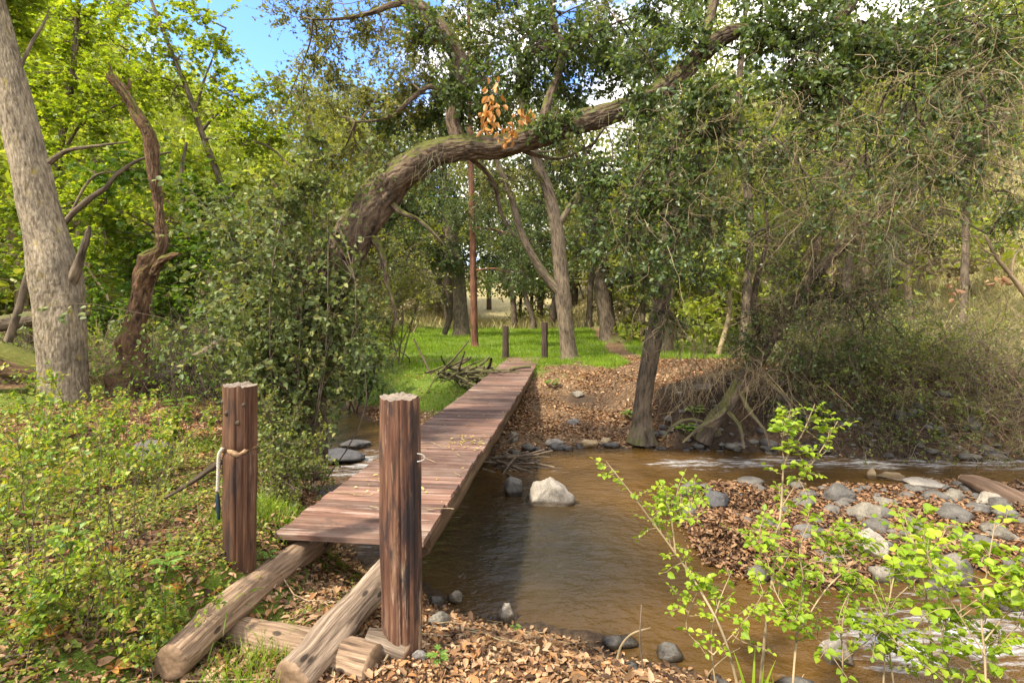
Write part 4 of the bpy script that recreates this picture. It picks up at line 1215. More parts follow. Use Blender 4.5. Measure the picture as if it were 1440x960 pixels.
mid('broad dark trunk with spreading roots right of the forked tree', 'dark_oak', [(860, 486, 23, 46), (857, 472, 23, 30), (852, 440, 23, 26), (846, 390, 23, 26), (838, 340, 23, 26), (826, 290, 23, 22), (815, 230, 23, 14)],
    [[(850, 420, 23, 10), (872, 380, 22.6, 8), (895, 330, 22.4, 5)], [(838, 340, 23, 11), (870, 290, 22.5, 8), (900, 250, 22.5, 5)]],
    [(880, 320, 22, 50, 36), (900, 270, 22.3, 50, 40), (800, 250, 22.6, 50, 40), (880, 380, 22, 34, 24), (785, 235, 22, 46, 28), (735, 215, 22, 46, 30), (905, 255, 22, 40, 36), (690, 240, 22, 40, 30), (770, 285, 22, 40, 30), (660, 260, 22.5, 36, 30), (790, 170, 22, 30, 24), (900, 190, 22, 34, 30), (740, 160, 22, 50, 30), (1000, 150, 22, 50, 44), (820, 350, 22, 40, 26), (940, 110, 22, 60, 44), (800, 160, 22, 60, 44), (900, 60, 22, 70, 44), (960, 200, 22, 60, 44)], 'bark_dark', 'oak_leaf', size=.16, twl=1., n3=110, br=.06, tw=.01)
mid('rough trunk leaning right on the far bank beside the dirt path', 'leaning_oak', [(902, 622, 8.2, 44), (903, 600, 8.2, 32), (904, 570, 8.2, 28), (911, 520, 8.2, 28), (922, 465, 8.25, 28), (931, 420, 8.3, 26), (937, 370, 8.3, 22), (941, 310, 8.3, 18), (948, 250, 8.3, 14), (955, 180, 8.3, 9)],
    [[(932, 400, 8.3, 10), (955, 350, 8.1, 8), (985, 310, 7.9, 5), (1010, 270, 7.8, 3)], [(928, 430, 8.3, 9), (905, 380, 8.1, 7), (890, 330, 8, 4)]],
    [(930, 340, 7.6, 50, 34), (975, 330, 7.6, 44, 34), (905, 390, 7.6, 40, 24), (985, 385, 7.5, 40, 30), (940, 250, 8, 60, 40), (1010, 300, 7.6, 40, 40), (945, 440, 7.4, 20, 18, dict(n3=30))], 'bark_mid', 'oak_leaf', size=.075, twl=.4, n3=70, br=.02, tw=.004)
mid('brown trunk close behind the leaning path trunk, on the meadow edge', 'meadow_oak', [(937, 500, 17.5, 26), (938, 485, 17.5, 20), (940, 440, 17.5, 18), (943, 390, 17.5, 17), (950, 330, 17.5, 13), (955, 260, 17.5, 8)], [[(944, 380, 17.5, 7), (965, 345, 17.3, 5), (985, 300, 17, 3)]],
    [(960, 290, 17, 50, 36), (990, 250, 17, 50, 36), (930, 230, 17.3, 60, 40)], 'bark_mid', 'oak_leaf_light', size=.13, n3=70)
mid('slim trunk tilted right in the meadow, seen past the drooping twigs', 'tilted_oak', [(998, 474, 24, 18), (1001, 460, 24, 13), (1006, 430, 24, 12), (1012, 390, 24, 11), (1024, 340, 24, 8), (1035, 290, 24, 5)], [],
    [(1030, 300, 23.5, 60, 36), (1000, 340, 23.5, 50, 30), (1070, 320, 23.5, 50, 30), (1050, 250, 23.5, 60, 40)], 'bark_red', 'oak_leaf', size=.17, twl=1, n3=100, tw=.01)
for lab, px, Y, w, leaf, cl in (
    ('tall pale trunk with a high spring green crown behind the path trunk', 1045, 15, 16, 'far_bright', [(1000, 60, 15, 80, 50), (1080, 40, 15, 80, 50), (1050, 120, 15, 80, 50), (980, 150, 15, 60, 44), (1110, 130, 14.8, 70, 50), (1030, 210, 14.8, 70, 44), (1100, 220, 14.6, 60, 40), (1000, -20, 15, 90, 40), (940, 20, 15, 60, 44)]),
    ('tall pale trunk with a yellow green crown behind the bank oak', 1185, 14, 16, 'far_bright', [(1170, 40, 13.5, 80, 50), (1250, 60, 13.5, 80, 50), (1200, 130, 13.4, 80, 50), (1280, 150, 13.4, 70, 50), (1160, 210, 13.4, 70, 44), (1240, 230, 13.4, 70, 44), (1200, -20, 13.5, 90, 40), (1180, 290, 13.2, 60, 36)]),
    ('tall trunk with a light green crown at the right edge behind the bank oak', 1350, 12.5, 15, 'far_bright', [(1330, 30, 12, 80, 50), (1410, 60, 12, 80, 60), (1340, 120, 12, 80, 50), (1420, 170, 12, 70, 60), (1350, 210, 12, 70, 44), (1420, 270, 12, 50, 40), (1380, -30, 12, 90, 40)])):
    y0 = CY + (EYE - float(H(np.array([(px - CX) / F * Y]), np.array([Y]))[0])) * F / Y
    mid(lab, 'tall_oak', [(px, y0 + 8, Y, w * 1.5), (px + 2, y0 - 30, Y, w), (px + 8, 300, Y, w * .9), (px - 6, 150, Y, w * .7), (px + 4, 0, Y, w * .4), (px, -60, Y, w * .2)], [[(px, 240, Y, 6), (px + 40, 180, Y - .3, 5), (px + 70, 120, Y - .4, 3)], [(px + 2, 200, Y, 6), (px - 30, 140, Y - .3, 5), (px - 60, 90, Y - .4, 3)]], cl, 'bark_mid', leaf, size=.11, n3=100)
for lab, px, Y, w, leaf in (('far slim trunk just left of the right far post', 748, 38, 9, 'oak_leaf'), ('far trunk in the shade between the two far posts', 722, 42, 10, 'oak_leaf'), ('far trunk right of the forked tree, at the meadow edge', 828, 40, 10, 'oak_leaf_light'), ('far trunk at the end of the dirt path', 905, 38, 8, 'oak_leaf_light'), ('far trunk left of the massive straight trunk', 560, 36, 9, 'oak_leaf_light')):
    y0 = CY + (EYE - H(px / F * Y - Y, Y)) * F / Y
    mid(lab, 'meadow_tree', [(px, y0 + 4, Y, w * 1.5), (px + 1, y0 - 15, Y, w), (px + rng.normal(0, 5), y0 - 70, Y, w * .8), (px + rng.normal(0, 12), y0 - 140, Y, w * .5)], [],
        [(px + rng.normal(0, 25), y0 - q, Y, 45, 28) for q in (70, 95, 120, 150, 175)], 'bark_dark', leaf, size=.26, twl=1.6, n3=90, tw=.015, br=.06, sides=10)
b = at(560, 500, 13.5); b[2] = H(b[0], b[1])
bush('willow', 'thin many stemmed young tree on the green far bank left of the brush pile', 'young tree',
     pc([(545, 380, 13, 40, 40), (575, 350, 13, 40, 40), (530, 430, 12.6, 36, 36), (585, 420, 13, 30, 34), (510, 470, 12.2, 30, 26), (600, 380, 13.2, 30, 30), (555, 450, 12.8, 20, 26)], n3=70, nl=6, size=.09, twl=.5, wid=.4, br=.02, tw=.004), 'far_leaf', base=b)
b = at(500, 520, 11); b[2] = H(b[0], b[1])
bush('bank_bush', 'dark leafy bush at the water edge between the ivy and the green far bank', 'bush',
     pc([(500, 490, 10.8, 30, 34), (520, 460, 11, 28, 36), (490, 535, 10.5, 24, 22), (512, 515, 10.8, 20, 22)], n3=80, nl=7, size=.075, twl=.4, br=.02, tw=.004), 'oak_leaf', 'twig_dark', base=b)

# ---- leaning oak and thickets on the undercut right bank
ro = pp([(988, 622, 8.0, 22), (1000, 595, 8.0, 24), (1025, 568, 7.9, 24), (1045, 535, 7.9, 24), (1062, 508, 7.8, 26), (1080, 478, 7.8, 26), (1105, 440, 7.7, 24), (1130, 405, 7.6, 22), (1160, 370, 7.4, 20), (1195, 335, 7.2, 16), (1235, 300, 7.0, 12), (1290, 260, 6.8, 8), (1350, 210, 6.6, 5)])
rl = [pp([(1008, 612, 8.0, 14), (1004, 592, 8.0, 14), (1022, 572, 7.9, 15)]), pp([(1075, 488, 7.8, 12), (1060, 440, 7.7, 10), (1065, 390, 7.6, 8), (1080, 330, 7.5, 5), (1070, 260, 7.4, 3)]), pp([(1110, 430, 7.7, 12), (1150, 420, 7.4, 9), (1210, 410, 7.1, 7), (1270, 400, 6.8, 4)]), pp([(1140, 390, 7.5, 11), (1150, 340, 7.3, 9), (1180, 280, 7.2, 6), (1220, 210, 7.0, 4)]),
      pp([(1200, 330, 7.2, 8), (1250, 335, 6.9, 6), (1320, 300, 6.6, 4), (1390, 330, 6.3, 3)]), pp([(1240, 295, 7, 7), (1270, 220, 6.8, 5), (1320, 150, 6.6, 4), (1400, 90, 6.4, 2)])]
rc = pc([(1110, 380, 7.3, 50, 40), (1170, 400, 7.0, 55, 36), (1230, 370, 6.8, 60, 36), (1130, 320, 7.2, 60, 40), (1200, 310, 7.0, 60, 40), (1290, 330, 6.6, 50, 26), (1060, 330, 7.4, 50, 50), (1150, 450, 7.1, 50, 30), (1230, 440, 6.9, 60, 30), (1090, 440, 7.4, 36, 30), (1260, 250, 6.8, 60, 40), (1330, 260, 6.5, 60, 34), (1180, 230, 7.1, 60, 40), (1110, 240, 7.3, 50, 40), (1340, 190, 6.5, 60, 50), (1420, 300, 6.2, 40, 40), (1400, 120, 6.4, 60, 60), (1290, 130, 6.7, 70, 50), (1060, 480, 7.6, 30, 20), (1130, 500, 7.3, 40, 24), (1200, 500, 7.0, 50, 24)], n2=10, n3=85, nl=6, size=.052, wid=.55)
roak, _ = tree('bank_oak', 'dark crooked oak leaning right from the undercut far bank, with a low twiggy crown', ro, rl, rc, 'bark_dark', 'oak_leaf', sides=22, amp=.12, flare=.0, n=80, twig='twig_dark', ck=dict(tw=.003, twl=.4, br=.016))
w2 = roak.location
mb = MB()
tangle(mb, [(1120, 330, 7.2, 80, 70, 130), (1220, 350, 6.9, 90, 70, 150), (1300, 300, 6.6, 60, 60, 60), (1180, 430, 7.0, 90, 50, 130), (1280, 230, 6.8, 90, 80, 160), (1400, 160, 6.4, 60, 80, 110), (1080, 420, 7.5, 40, 60, 70)], .8, r0=.0032, jit=.38)
o = mb.build('bare_twigs', M['twig_brown'], roak); o['kind'] = 'stuff'; o.matrix_parent_inverse.translation = [-q for q in w2]
mb = MB()
tangle(mb, [(965, 460, 7.6, 30, 30, 30), (985, 505, 7.6, 40, 20, 36), (1030, 500, 7.6, 50, 20, 40), (960, 540, 7.7, 30, 30, 20), (1090, 520, 7.4, 40, 20, 36), (930, 440, 7.6, 30, 30, 24)], .7, r0=.0046, jit=.35, grav=.2, down=1.0)
o = mb.build('hanging_roots', M['twig_pale'], roak); o['kind'] = 'stuff'; o.matrix_parent_inverse.translation = [-q for q in w2]


for q, rows in enumerate(([(1030, 560, 7.85, 10), (1010, 585, 7.75, 8), (985, 600, 7.7, 6), (960, 622, 7.65, 3)], [(1040, 550, 7.8, 9), (1055, 580, 7.6, 7), (1075, 605, 7.5, 5), (1082, 628, 7.45, 3)], [(1020, 575, 7.85, 9), (1040, 600, 7.6, 7), (1046, 630, 7.5, 4)], [(1060, 520, 7.8, 8), (1100, 555, 7.5, 6), (1125, 600, 7.4, 4)], [(1000, 600, 7.9, 8), (970, 590, 7.8, 6), (945, 600, 7.75, 4), (930, 620, 7.7, 2)])):
    mb = MB(); tube(mb, pp(rows), 9, .2, 2, q + 3, n=24)
    o = mb.build('root', M['bark_mid'], roak); o.matrix_parent_inverse.translation = [-z_ for z_ in w2]


def thicket(name, label, px, py, spread, hgt, n, leaf, nl, size, twig='twig_brown', Y=None, cat='thicket', arch=.10, r0=.006, group=None, wid=.55, kind=4):
    """Many arching stems from one stool with side twigs and small leaves."""
    b = hit(px, py) if Y is None else at(px, py, Y)
    b[2] = max(H(b[0], b[1]), WL)
    t = thing(name, label, cat, group or ('brush at the left' if px < 400 else 'thickets and bushes of the right bank'))
    S = b + rng.normal(0, .35, (n, 3)) * np.array([spread, spread * .7, 0])
    S[:, 2] = np.maximum(H(S[:, 0], S[:, 1]), WL - .1)
    D = rdir(n) * np.array([.7, .7, .3]) + np.array([0, 0, .9])
    K = 8
    P = wander(S, D, hgt * rng.uniform(.6, 1.25, n), K, .2, arch)
    B, Lf = MB(), MB()
    twigs(B, P, np.linspace(1, .35, K)[None] * (r0 * rng.uniform(.6, 1.3, (n, 1))), 4)
    for gen in range(3):
        i = rng.integers(0, n, n * 2)
        k = rng.integers(1, K - 2, n * 2)
        S2 = P[i, k]
        P2 = wander(S2, (P[i, k + 1] - S2) * 6 + rdir(n * 2) * hgt * .5, hgt * rng.uniform(.15, .45, n * 2), 5, .25, arch)
        twigs(B, P2, np.linspace(.5, .22, 5)[None] * (r0 * rng.uniform(.6, 1.2, (n * 2, 1))), 3)
        if nl:
            idx = np.repeat(np.arange(n * 2), nl)
            u = rng.uniform(.2, 3.99, len(idx)); a = u.astype(int); f = (u - a)[:, None]
            c = P2[idx, a] * (1 - f) + P2[idx, a + 1] * f
            leaves(Lf, c, nrm(P2[idx, a + 1] - P2[idx, a]) * .6 + rdir(len(idx)) * .9, size * rng.uniform(.6, 1.35, len(idx)), wid, kind, .6, .2, .1)
    B.build('stems', M[twig], t)
    if Lf.v: Lf.build('foliage', M[leaf], t)
    settle(t, b)
    return t


thicket('willow_thicket', 'olive leaved thicket drooping to the far water edge behind the tall bright sapling', 1170, 625, 1.2, 1.4, 90, 'bush_leaf', 12, .045, 'twig_brown', Y=8.5, arch=.12)
thicket('willow_thicket', 'taller olive thicket just right of the one behind the bright sapling', 1250, 620, 1.3, 1.6, 90, 'bush_leaf', 12, .045, 'twig_brown', Y=8.5, arch=.11)
thicket('bramble_thicket', 'bare grey brown bramble mound hanging over the water at the right edge', 1400, 620, 1.5, 1.4, 140, 'bush_leaf', 2, .04, 'twig_pale', Y=8.4, arch=.22)
thicket('bramble_thicket', 'tangled brown bramble behind the bare mound at the right edge', 1330, 600, 1.6, 1.6, 130, 'bush_leaf', 3, .045, 'twig_brown', Y=8.6, arch=.2)
thicket('bramble_thicket', 'brown bramble with some green leaves right of the bank oak', 1120, 610, 1.2, 1.2, 90, 'bush_leaf', 5, .045, 'twig_brown', Y=8.6, arch=.2)
thicket('bramble_thicket', 'low brown bramble spilling down the far bank below the olive thickets', 1225, 622, 1.5, .9, 110, 'bush_leaf', 4, .04, 'twig_brown', Y=7.95, arch=.2, r0=.005)
thicket('bramble_thicket', 'dry pale bramble low over the far water edge near the right edge', 1355, 622, 1.5, .9, 120, 'bush_leaf', 2, .04, 'twig_pale', Y=7.9, arch=.2, r0=.005)
thicket('bush', 'dark small leaved bush above the undercut bank, under the bank oak crown', 1180, 560, 1.6, 1.5, 90, 'oak_leaf', 8, .05, 'twig_dark', Y=9.2, cat='bush')
thicket('bush', 'olive bush in the middle of the far right bank, before the sunlit slope', 1290, 570, 1.9, 1.4, 80, 'bush_leaf', 8, .055, 'twig_brown', Y=10, cat='bush')
thicket('bush', 'tall reedy bush against the pale slope at the right edge', 1400, 570, 2.0, 1.7, 70, 'far_leaf', 3, .06, 'twig_pale', Y=10.5, cat='bush', arch=.04)
thicket('bush', 'leafy green bush on the bank left of the reedy bush', 1240, 540, 2.0, 1.3, 80, 'far_bright', 8, .06, 'twig_brown', Y=11.5, cat='bush')
for q, (lab, leaf, rows) in enumerate((
    ('dark green leafy bush low on the far bank right of the leaning root', 'oak_leaf', [(1130, 560, 8.3, 40, 34), (1160, 590, 8.2, 40, 30), (1195, 560, 8.2, 40, 34), (1110, 600, 8.2, 26, 22)]),
    ('fresh green bush on the far bank between the olive thickets', 'far_bright', [(1245, 500, 8.8, 40, 26), (1290, 520, 8.7, 44, 26), (1215, 530, 8.7, 30, 24), (1270, 470, 9, 40, 22)]),
    ('dark green bush over the far water edge before the bare bramble mound', 'ivy_leaf', [(1285, 590, 8.0, 40, 30), (1320, 610, 7.9, 40, 24), (1255, 610, 8.0, 34, 24), (1350, 580, 8.1, 36, 26)]))):
    b = at(rows[0][0], 630, rows[0][2]); b[2] = H(b[0], b[1])
    bush('bush', lab, 'bush', pc(rows, n3=80, nl=8, size=.055, twl=.4), leaf, base=b, group='thickets and bushes of the right bank', ck=dict(br=.014, tw=.003, droop=.2))
# pale bare branches reaching in at the right edge
mb = MB(); t = thing('bare_branch', 'white bare forked branch reaching in from the right edge before the sunlit slope', 'branch')
for rows in ([(1480, 470, 6.2, 10), (1440, 412, 6.2, 9), (1420, 385, 6.2, 8), (1400, 360, 6.2, 6), (1385, 330, 6.2, 4)], [(1422, 388, 6.2, 6), (1425, 365, 6.2, 5), (1436, 345, 6.2, 3)], [(1400, 360, 6.2, 4), (1385, 352, 6.2, 3), (1372, 335, 6.2, 2)]):
    tube(mb, pp(rows), 8, .1, 2, 4, n=16)
mb.build('wood', M['twig_pale'], t); settle(t, at(1480, 470, 6.2))
# dark brush behind the trunks at the left
for lab, px, py, Y, tw in (('brown brush thicket right of the dead snag', 255, 560, 8.2, 'twig_brown'), ('dark brush thicket under the ivy, left of the notched post', 300, 580, 7.0, 'twig_dark'), ('brush of thin grey stems between the grey trunk and the snag', 138, 570, 7.8, 'twig_pale'), ('low brown brush at the left edge behind the grey trunk', 20, 520, 8.4, 'twig_brown')):
    thicket('brush_thicket', lab, px, py, 1.2 if px != 138 else .35, 1.5 if px != 138 else 1.2, 100, 'maple_deep', 2, .05, tw, Y=Y, arch=.10)
for lab, px, py, n in (('dark heap of flood sticks on the far bank left of the bridge', 652, 520, 70), ('heap of sticks and dead leaves caught under the far part of the bridge', 706, 640, 71)):
    t = thing('stick_pile', lab, 'stick pile')
    b = hit(px, py + 12); b[2] = H(b[0], b[1])
    S = b + rng.normal(0, 1, (n, 3)) * [.38, .3, .0] * (1.0 if n == 70 else .6) + np.array([0, 0, 1]) * rng.uniform(.02, .24 if n == 70 else .22, (n, 1))
    D = rdir(n) * [1, .7, .25] + [.5, -.2, -.05]
    P = wander(S, D, rng.uniform(.4, 1.2, n) * (1 if n == 70 else .6), 6, .06)
    g = H(P[..., 0].ravel(), P[..., 1].ravel()).reshape(P.shape[:2])
    P[..., 2] = np.maximum(P[..., 2], g + .01)
    mb = MB(); twigs(mb, P, np.linspace(1, .6, 6)[None] * rng.uniform(.010, .05, (n, 1)) * (1 if n == 70 else .5), 7)
    mb.build('sticks', M['bark_dark' if n == 70 else 'twig_brown'], t); settle(t, b)

# ------------------------------------------------------------------ bright saplings on the near bank, lower right
def sapling(label, stems, nside, nl, size, spread=.22, start=.35, leaf='sapling_leaf', twig='twig_pale', name='sapling', group='bright green saplings on the near bank', cat='sapling', flat=1.3):
    """Slim stems with opposite side twigs and paired round leaves held flat."""
    t = thing(name, label, cat, group)
    B, Lf = MB(), MB()
    b = None
    for rows in stems:
        P = spl(pp(rows), 30)
        if b is None: b = P[0, :3].copy()
        P[:, 3] *= .62
        tube(B, P, 7, .12, 2, len(label) % 40, cap=True)
        nside_ = nside; nside = int(nside * 1.3)
        u = np.sort(rng.uniform(start, .99, nside))
        k = (u * 29).astype(int)
        S = P[k, :3]
        T = nrm(P[np.minimum(k + 1, 29), :3] - P[k, :3])
        D = T * .45 + rdir(nside, .25, .6)
        L = spread * rng.uniform(.45, 1.3, nside) * (1.15 - .5 * (u - start) / (1 - start))
        P2 = wander(S, D, L, 6, .16, .02)
        twigs(B, P2, np.linspace(.0022, .0011, 6)[None] * np.ones((nside, 1)), 4)
        for kk in range(nl + 2):
            a = 1.2 + (kk // 2) * (3.8 / max(nl // 2 + 1, 1)) + rng.uniform(-.2, .2, nside)
            a = np.clip(a, .3, 4.95); ai = a.astype(int); f = (a - ai)[:, None]
            idx = np.arange(nside)
            c = P2[idx, ai] * (1 - f) + P2[idx, ai + 1] * f
            Tt = nrm(P2[idx, ai + 1] - P2[idx, ai])
            side = nrm(np.cross(Tt, [0, 0, 1.])) * (1 if kk % 2 else -1)
            A = side + Tt * .5 + rng.normal(0, .25, side.shape)
            keep = rng.random(nside) < .82
            leaves(Lf, c[keep] + A[keep] * .006, A[keep], size * .98 * rng.choice([.45, .7, .9, 1., 1.1, 1.3], keep.sum()) * rng.uniform(.85, 1.15, keep.sum()), .82, 6, flat, .20, .28)
        nside = nside_
        c = P2[:, -1]
        leaves(Lf, c, P2[:, -1] - P2[:, -2], size * rng.uniform(.5, 1., len(c)), .78, 6, flat, .14, .12)
    B.build('stems', M[twig], t)
    Lf.build('foliage', M[leaf], t)
    settle(t, b)
    return t


def low(px, Y):
    x = (px - CX) / F * Y
    return CY + (EYE - float(H(np.array([x]), np.array([Y]))[0])) * F / Y + 6


sapling('tallest bright sapling, its top reaching past the far water edge', [
    [(1065, low(1065, 2.45), 2.45, 9), (1075, 900, 2.5, 8), (1088, 800, 2.55, 7), (1098, 720, 2.6, 5.5), (1104, 650, 2.65, 4.5), (1128, 610, 2.7, 3.5), (1146, 568, 2.7, 2)],
    [(1098, 715, 2.6, 4), (1120, 680, 2.62, 3.5), (1150, 640, 2.65, 3), (1178, 592, 2.7, 1.6)],
    [(1104, 655, 2.65, 3.5), (1100, 620, 2.66, 3), (1112, 575, 2.7, 1.8)]], 14, 6, .032, .13, .3)
sapling('bright sapling bending left over the brown pool', [
    [(1048, low(1048, 2.35), 2.35, 8), (1020, 900, 2.4, 7), (985, 830, 2.5, 6), (948, 775, 2.6, 5), (915, 730, 2.65, 4), (885, 690, 2.7, 3), (852, 648, 2.75, 1.8)],
    [(950, 778, 2.6, 4), (944, 730, 2.62, 3), (935, 690, 2.65, 1.8)],
    [(915, 730, 2.65, 3), (945, 705, 2.7, 2.5), (985, 690, 2.75, 1.6)]], 15, 6, .030, .15, .42)
sapling('bright bushy sapling just right of the tallest one, in front of the leaf heap', [
    [(1110, low(1110, 2.3), 2.3, 6), (1120, 900, 2.35, 5.5), (1130, 830, 2.4, 4.5), (1125, 770, 2.45, 3.5), (1140, 730, 2.5, 2)],
    [(1122, 890, 2.35, 4), (1160, 830, 2.4, 3.5), (1200, 790, 2.5, 2.6), (1215, 760, 2.5, 1.6)],
    [(1120, 880, 2.3, 4), (1090, 830, 2.4, 3), (1075, 770, 2.45, 2), (1060, 740, 2.5, 1.4)]], 15, 6, .034, .17, .2)
sapling('bright sapling spreading over the little rapid', [
    [(1240, low(1240, 2.3), 2.3, 6), (1245, 900, 2.35, 5), (1255, 820, 2.45, 4), (1275, 760, 2.5, 3), (1295, 715, 2.6, 1.8)],
    [(1245, 890, 2.35, 4), (1210, 830, 2.5, 3), (1180, 770, 2.55, 2), (1170, 745, 2.6, 1.4)],
    [(1250, 850, 2.4, 4), (1300, 800, 2.45, 3), (1330, 745, 2.5, 1.8)]], 15, 6, .035, .18, .25)
sapling('bright sapling at the right edge with the largest leaves', [
    [(1390, low(1390, 2.0), 2.0, 7), (1385, 930, 2.05, 6), (1380, 860, 2.1, 5), (1390, 790, 2.15, 4), (1400, 730, 2.2, 2)],
    [(1385, 920, 2.05, 4), (1340, 850, 2.1, 3.5), (1310, 800, 2.15, 2.6), (1290, 770, 2.2, 1.5)],
    [(1385, 900, 2.05, 4), (1430, 840, 2.1, 3), (1450, 780, 2.1, 2)]], 15, 6, .040, .19, .2)
sapling('low bright sapling at the bottom right corner', [
    [(1330, low(1330, 2.15), 2.15, 6), (1335, 950, 2.15, 5), (1325, 900, 2.15, 4), (1340, 850, 2.2, 2)],
    [(1335, 955, 2.15, 4), (1390, 920, 2.1, 3), (1430, 880, 2.1, 2)], [(1335, 955, 2.15, 4), (1270, 910, 2.2, 3), (1230, 880, 2.25, 2)]], 14, 6, .034, .17, .15)
sapling('low bright sapling against the dark water below the leaf heap', [
    [(1010, low(1010, 2.4), 2.4, 4), (1000, 900, 2.45, 3.5), (1010, 850, 2.5, 3), (1030, 800, 2.55, 1.6)],
    [(1003, 920, 2.42, 3), (965, 880, 2.5, 2), (990, 810, 2.55, 1.4)], [(1003, 920, 2.42, 3), (1050, 870, 2.4, 2.4), (1075, 830, 2.4, 1.6)]], 10, 6, .030, .13, .25)
sapling('small bright sapling between the tallest one and the rapid, near the bottom edge', [
    [(1180, low(1180, 2.3), 2.3, 5), (1185, 920, 2.3, 4), (1180, 870, 2.35, 3), (1195, 830, 2.4, 1.8)], [(1184, 930, 2.3, 3), (1140, 890, 2.3, 2.4), (1110, 860, 2.35, 1.5)], [(1184, 930, 2.3, 3), (1230, 890, 2.3, 2.4), (1250, 850, 2.35, 1.5)]], 11, 6, .032, .15, .2)
# bare whips rising among the saplings
for q, (lab, rows) in enumerate((('pale bare whip curving left at the near water edge', [(868, 925, 2.95, 4), (875, 905, 2.95, 3.5), (890, 890, 2.95, 3), (915, 882, 2.95, 2)]),
                  ('long pale straight whip crossing the rapid', [(1322, low(1322, 2.2), 2.2, 4), (1305, 860, 2.3, 3.5), (1290, 780, 2.35, 3), (1270, 720, 2.4, 2)]),
                  ('brown upright whip at the left end of the sapling row', [(905, 945, 2.8, 3), (900, 900, 2.8, 2.6), (902, 850, 2.8, 1.5)]),
                  ('brown bare whip leaning left below the rapid', [(1268, low(1268, 2.25), 2.25, 4), (1245, 880, 2.3, 3), (1225, 820, 2.35, 1.6)]))):
    t = thing('bare_whip', lab, 'stem', 'bare stems among the saplings'); mb = MB(); P = tube(mb, pp(rows), 6, .1, 2, q, n=18); mb.build('stem', M['twig_pale' if q != 2 else 'twig_brown'], t); settle(t, P[0, :3])


def strap(mb, b, D, L, w, droop=.5, K=7):
    d = nrm(np.array(D, float)); p = np.array(b, float)
    side = nrm(np.cross(d, [0.2, 1, .1])); rows = []
    for k in range(K):
        ww = w * math.sin(math.pi * (.12 + .88 * (1 - k / (K - 1)) * .75 + .0)) if False else w * (1 - (k / (K - 1)) ** 2.2) * (.55 + .45 * min(1, k / 1.5)) + .0004
        rows += [p + side * ww / 2, p - side * ww / 2]
        d = nrm(d - np.array([0, 0, droop / K])); p = p + d * L / (K - 1)
    i = np.arange(K - 1) * 2
    mb.add(rows, np.stack([i, i + 1, i + 3, i + 2], 1))


def blades(name, label, cat, px, py, Y, n, L, w, mat='grass', lean=.5, droop=1.2):
    b = at(px, py, Y); b[2] = H(b[0], b[1]); mb = MB()
    for _ in range(n):
        strap(mb, b + rng.normal(0, .03, 3) * [1, 1, 0], rdir(1)[0] * [lean, lean, .2] + [0, 0, 1], L * rng.uniform(.6, 1.2), w, droop * rng.uniform(.5, 1.4))
    o = mb.build(name, M[mat]); o.location = b
    o.data.transform(__import__('mathutils').Matrix.Translation([-q for q in b]))
    return tag(o, label, cat)


blades('grass_tuft', 'tuft of long arching grass at the foot of the notched post, touching the left log', 'grass tuft', 335, 775, 2.62, 12, .30, .011, droop=2.0)
blades('grass_tuft', 'pair of long upright grass blades in front of the tallest sapling stem', 'grass tuft', 1062, 960, 2.3, 7, .34, .016, 'sapling_leaf', .25, .9)
blades('broad_leaf_plant', 'plant with a few big pointed bright leaves at the bottom edge below the tallest sapling', 'plant', 1125, 975, 2.15, 9, .20, .07, 'sapling_leaf', 1.2, 1.0)
blades('broad_leaf_plant', 'rosette of narrow bright leaves at the bottom edge right of the big leaved plant', 'plant', 1175, 965, 2.2, 16, .16, .025, 'sapling_leaf', 1.0, 1.0)
blades('grass_tuft', 'small grass tuft on the left log side between the log and the crosswise log', 'grass tuft', 385, 872, 2.45, 9, .10, .006, droop=.9)

# ------------------------------------------------------------------ small shrubs and herbs on the near left
def lshrub(label, px, py, w, h, ns=13, leaf='shrub_leaf', size=.030, nl=8, Y=None):
    b = hit(px, py); Y = b[1]
    thing_ = thing('low_shrub', label, 'shrub', 'low shrubs on the near left bank')
    W_, H_ = w / F * Y, h / F * Y
    S = b + rng.normal(0, .22, (ns, 3)) * [W_, W_ * .8, 0]
    S[:, 2] = H(S[:, 0], S[:, 1])
    P = wander(S, rdir(ns) * [.5, .5, .2] + [0, 0, 1.], H_ * 1.7 * rng.uniform(.6, 1.15, ns), 7, .14, 0)
    B, Lf = MB(), MB()
    twigs(B, P, np.linspace(1, .4, 7)[None] * (.0028 * np.ones((ns, 1))), 4)
    m = ns * 9
    i = rng.integers(0, ns, m); k = rng.integers(2, 6, m)
    P2 = wander(P[i, k], (P[i, k + 1 if False else np.minimum(k + 1, 6)] - P[i, k]) * 3 + rdir(m, .2) * .4 * H_, H_ * rng.uniform(.15, .4, m), 5, .2, 0)
    twigs(B, P2, np.linspace(.0016, .0008, 5)[None] * np.ones((m, 1)), 3)
    idx = np.repeat(np.arange(m), nl); u = rng.uniform(.3, 3.99, len(idx)); a = u.astype(int); f = (u - a)[:, None]
    c = P2[idx, a] * (1 - f) + P2[idx, a + 1] * f
    leaves(Lf, c, rdir(len(idx)) + [0, 0, .2], size * rng.uniform(.6, 1.4, len(idx)), .68, 6 if size > .024 else 4, 1.0, .15, .1)
    B.build('stems', M['twig_brown'], thing_); Lf.build('foliage', M[leaf], thing_); settle(thing_, b)


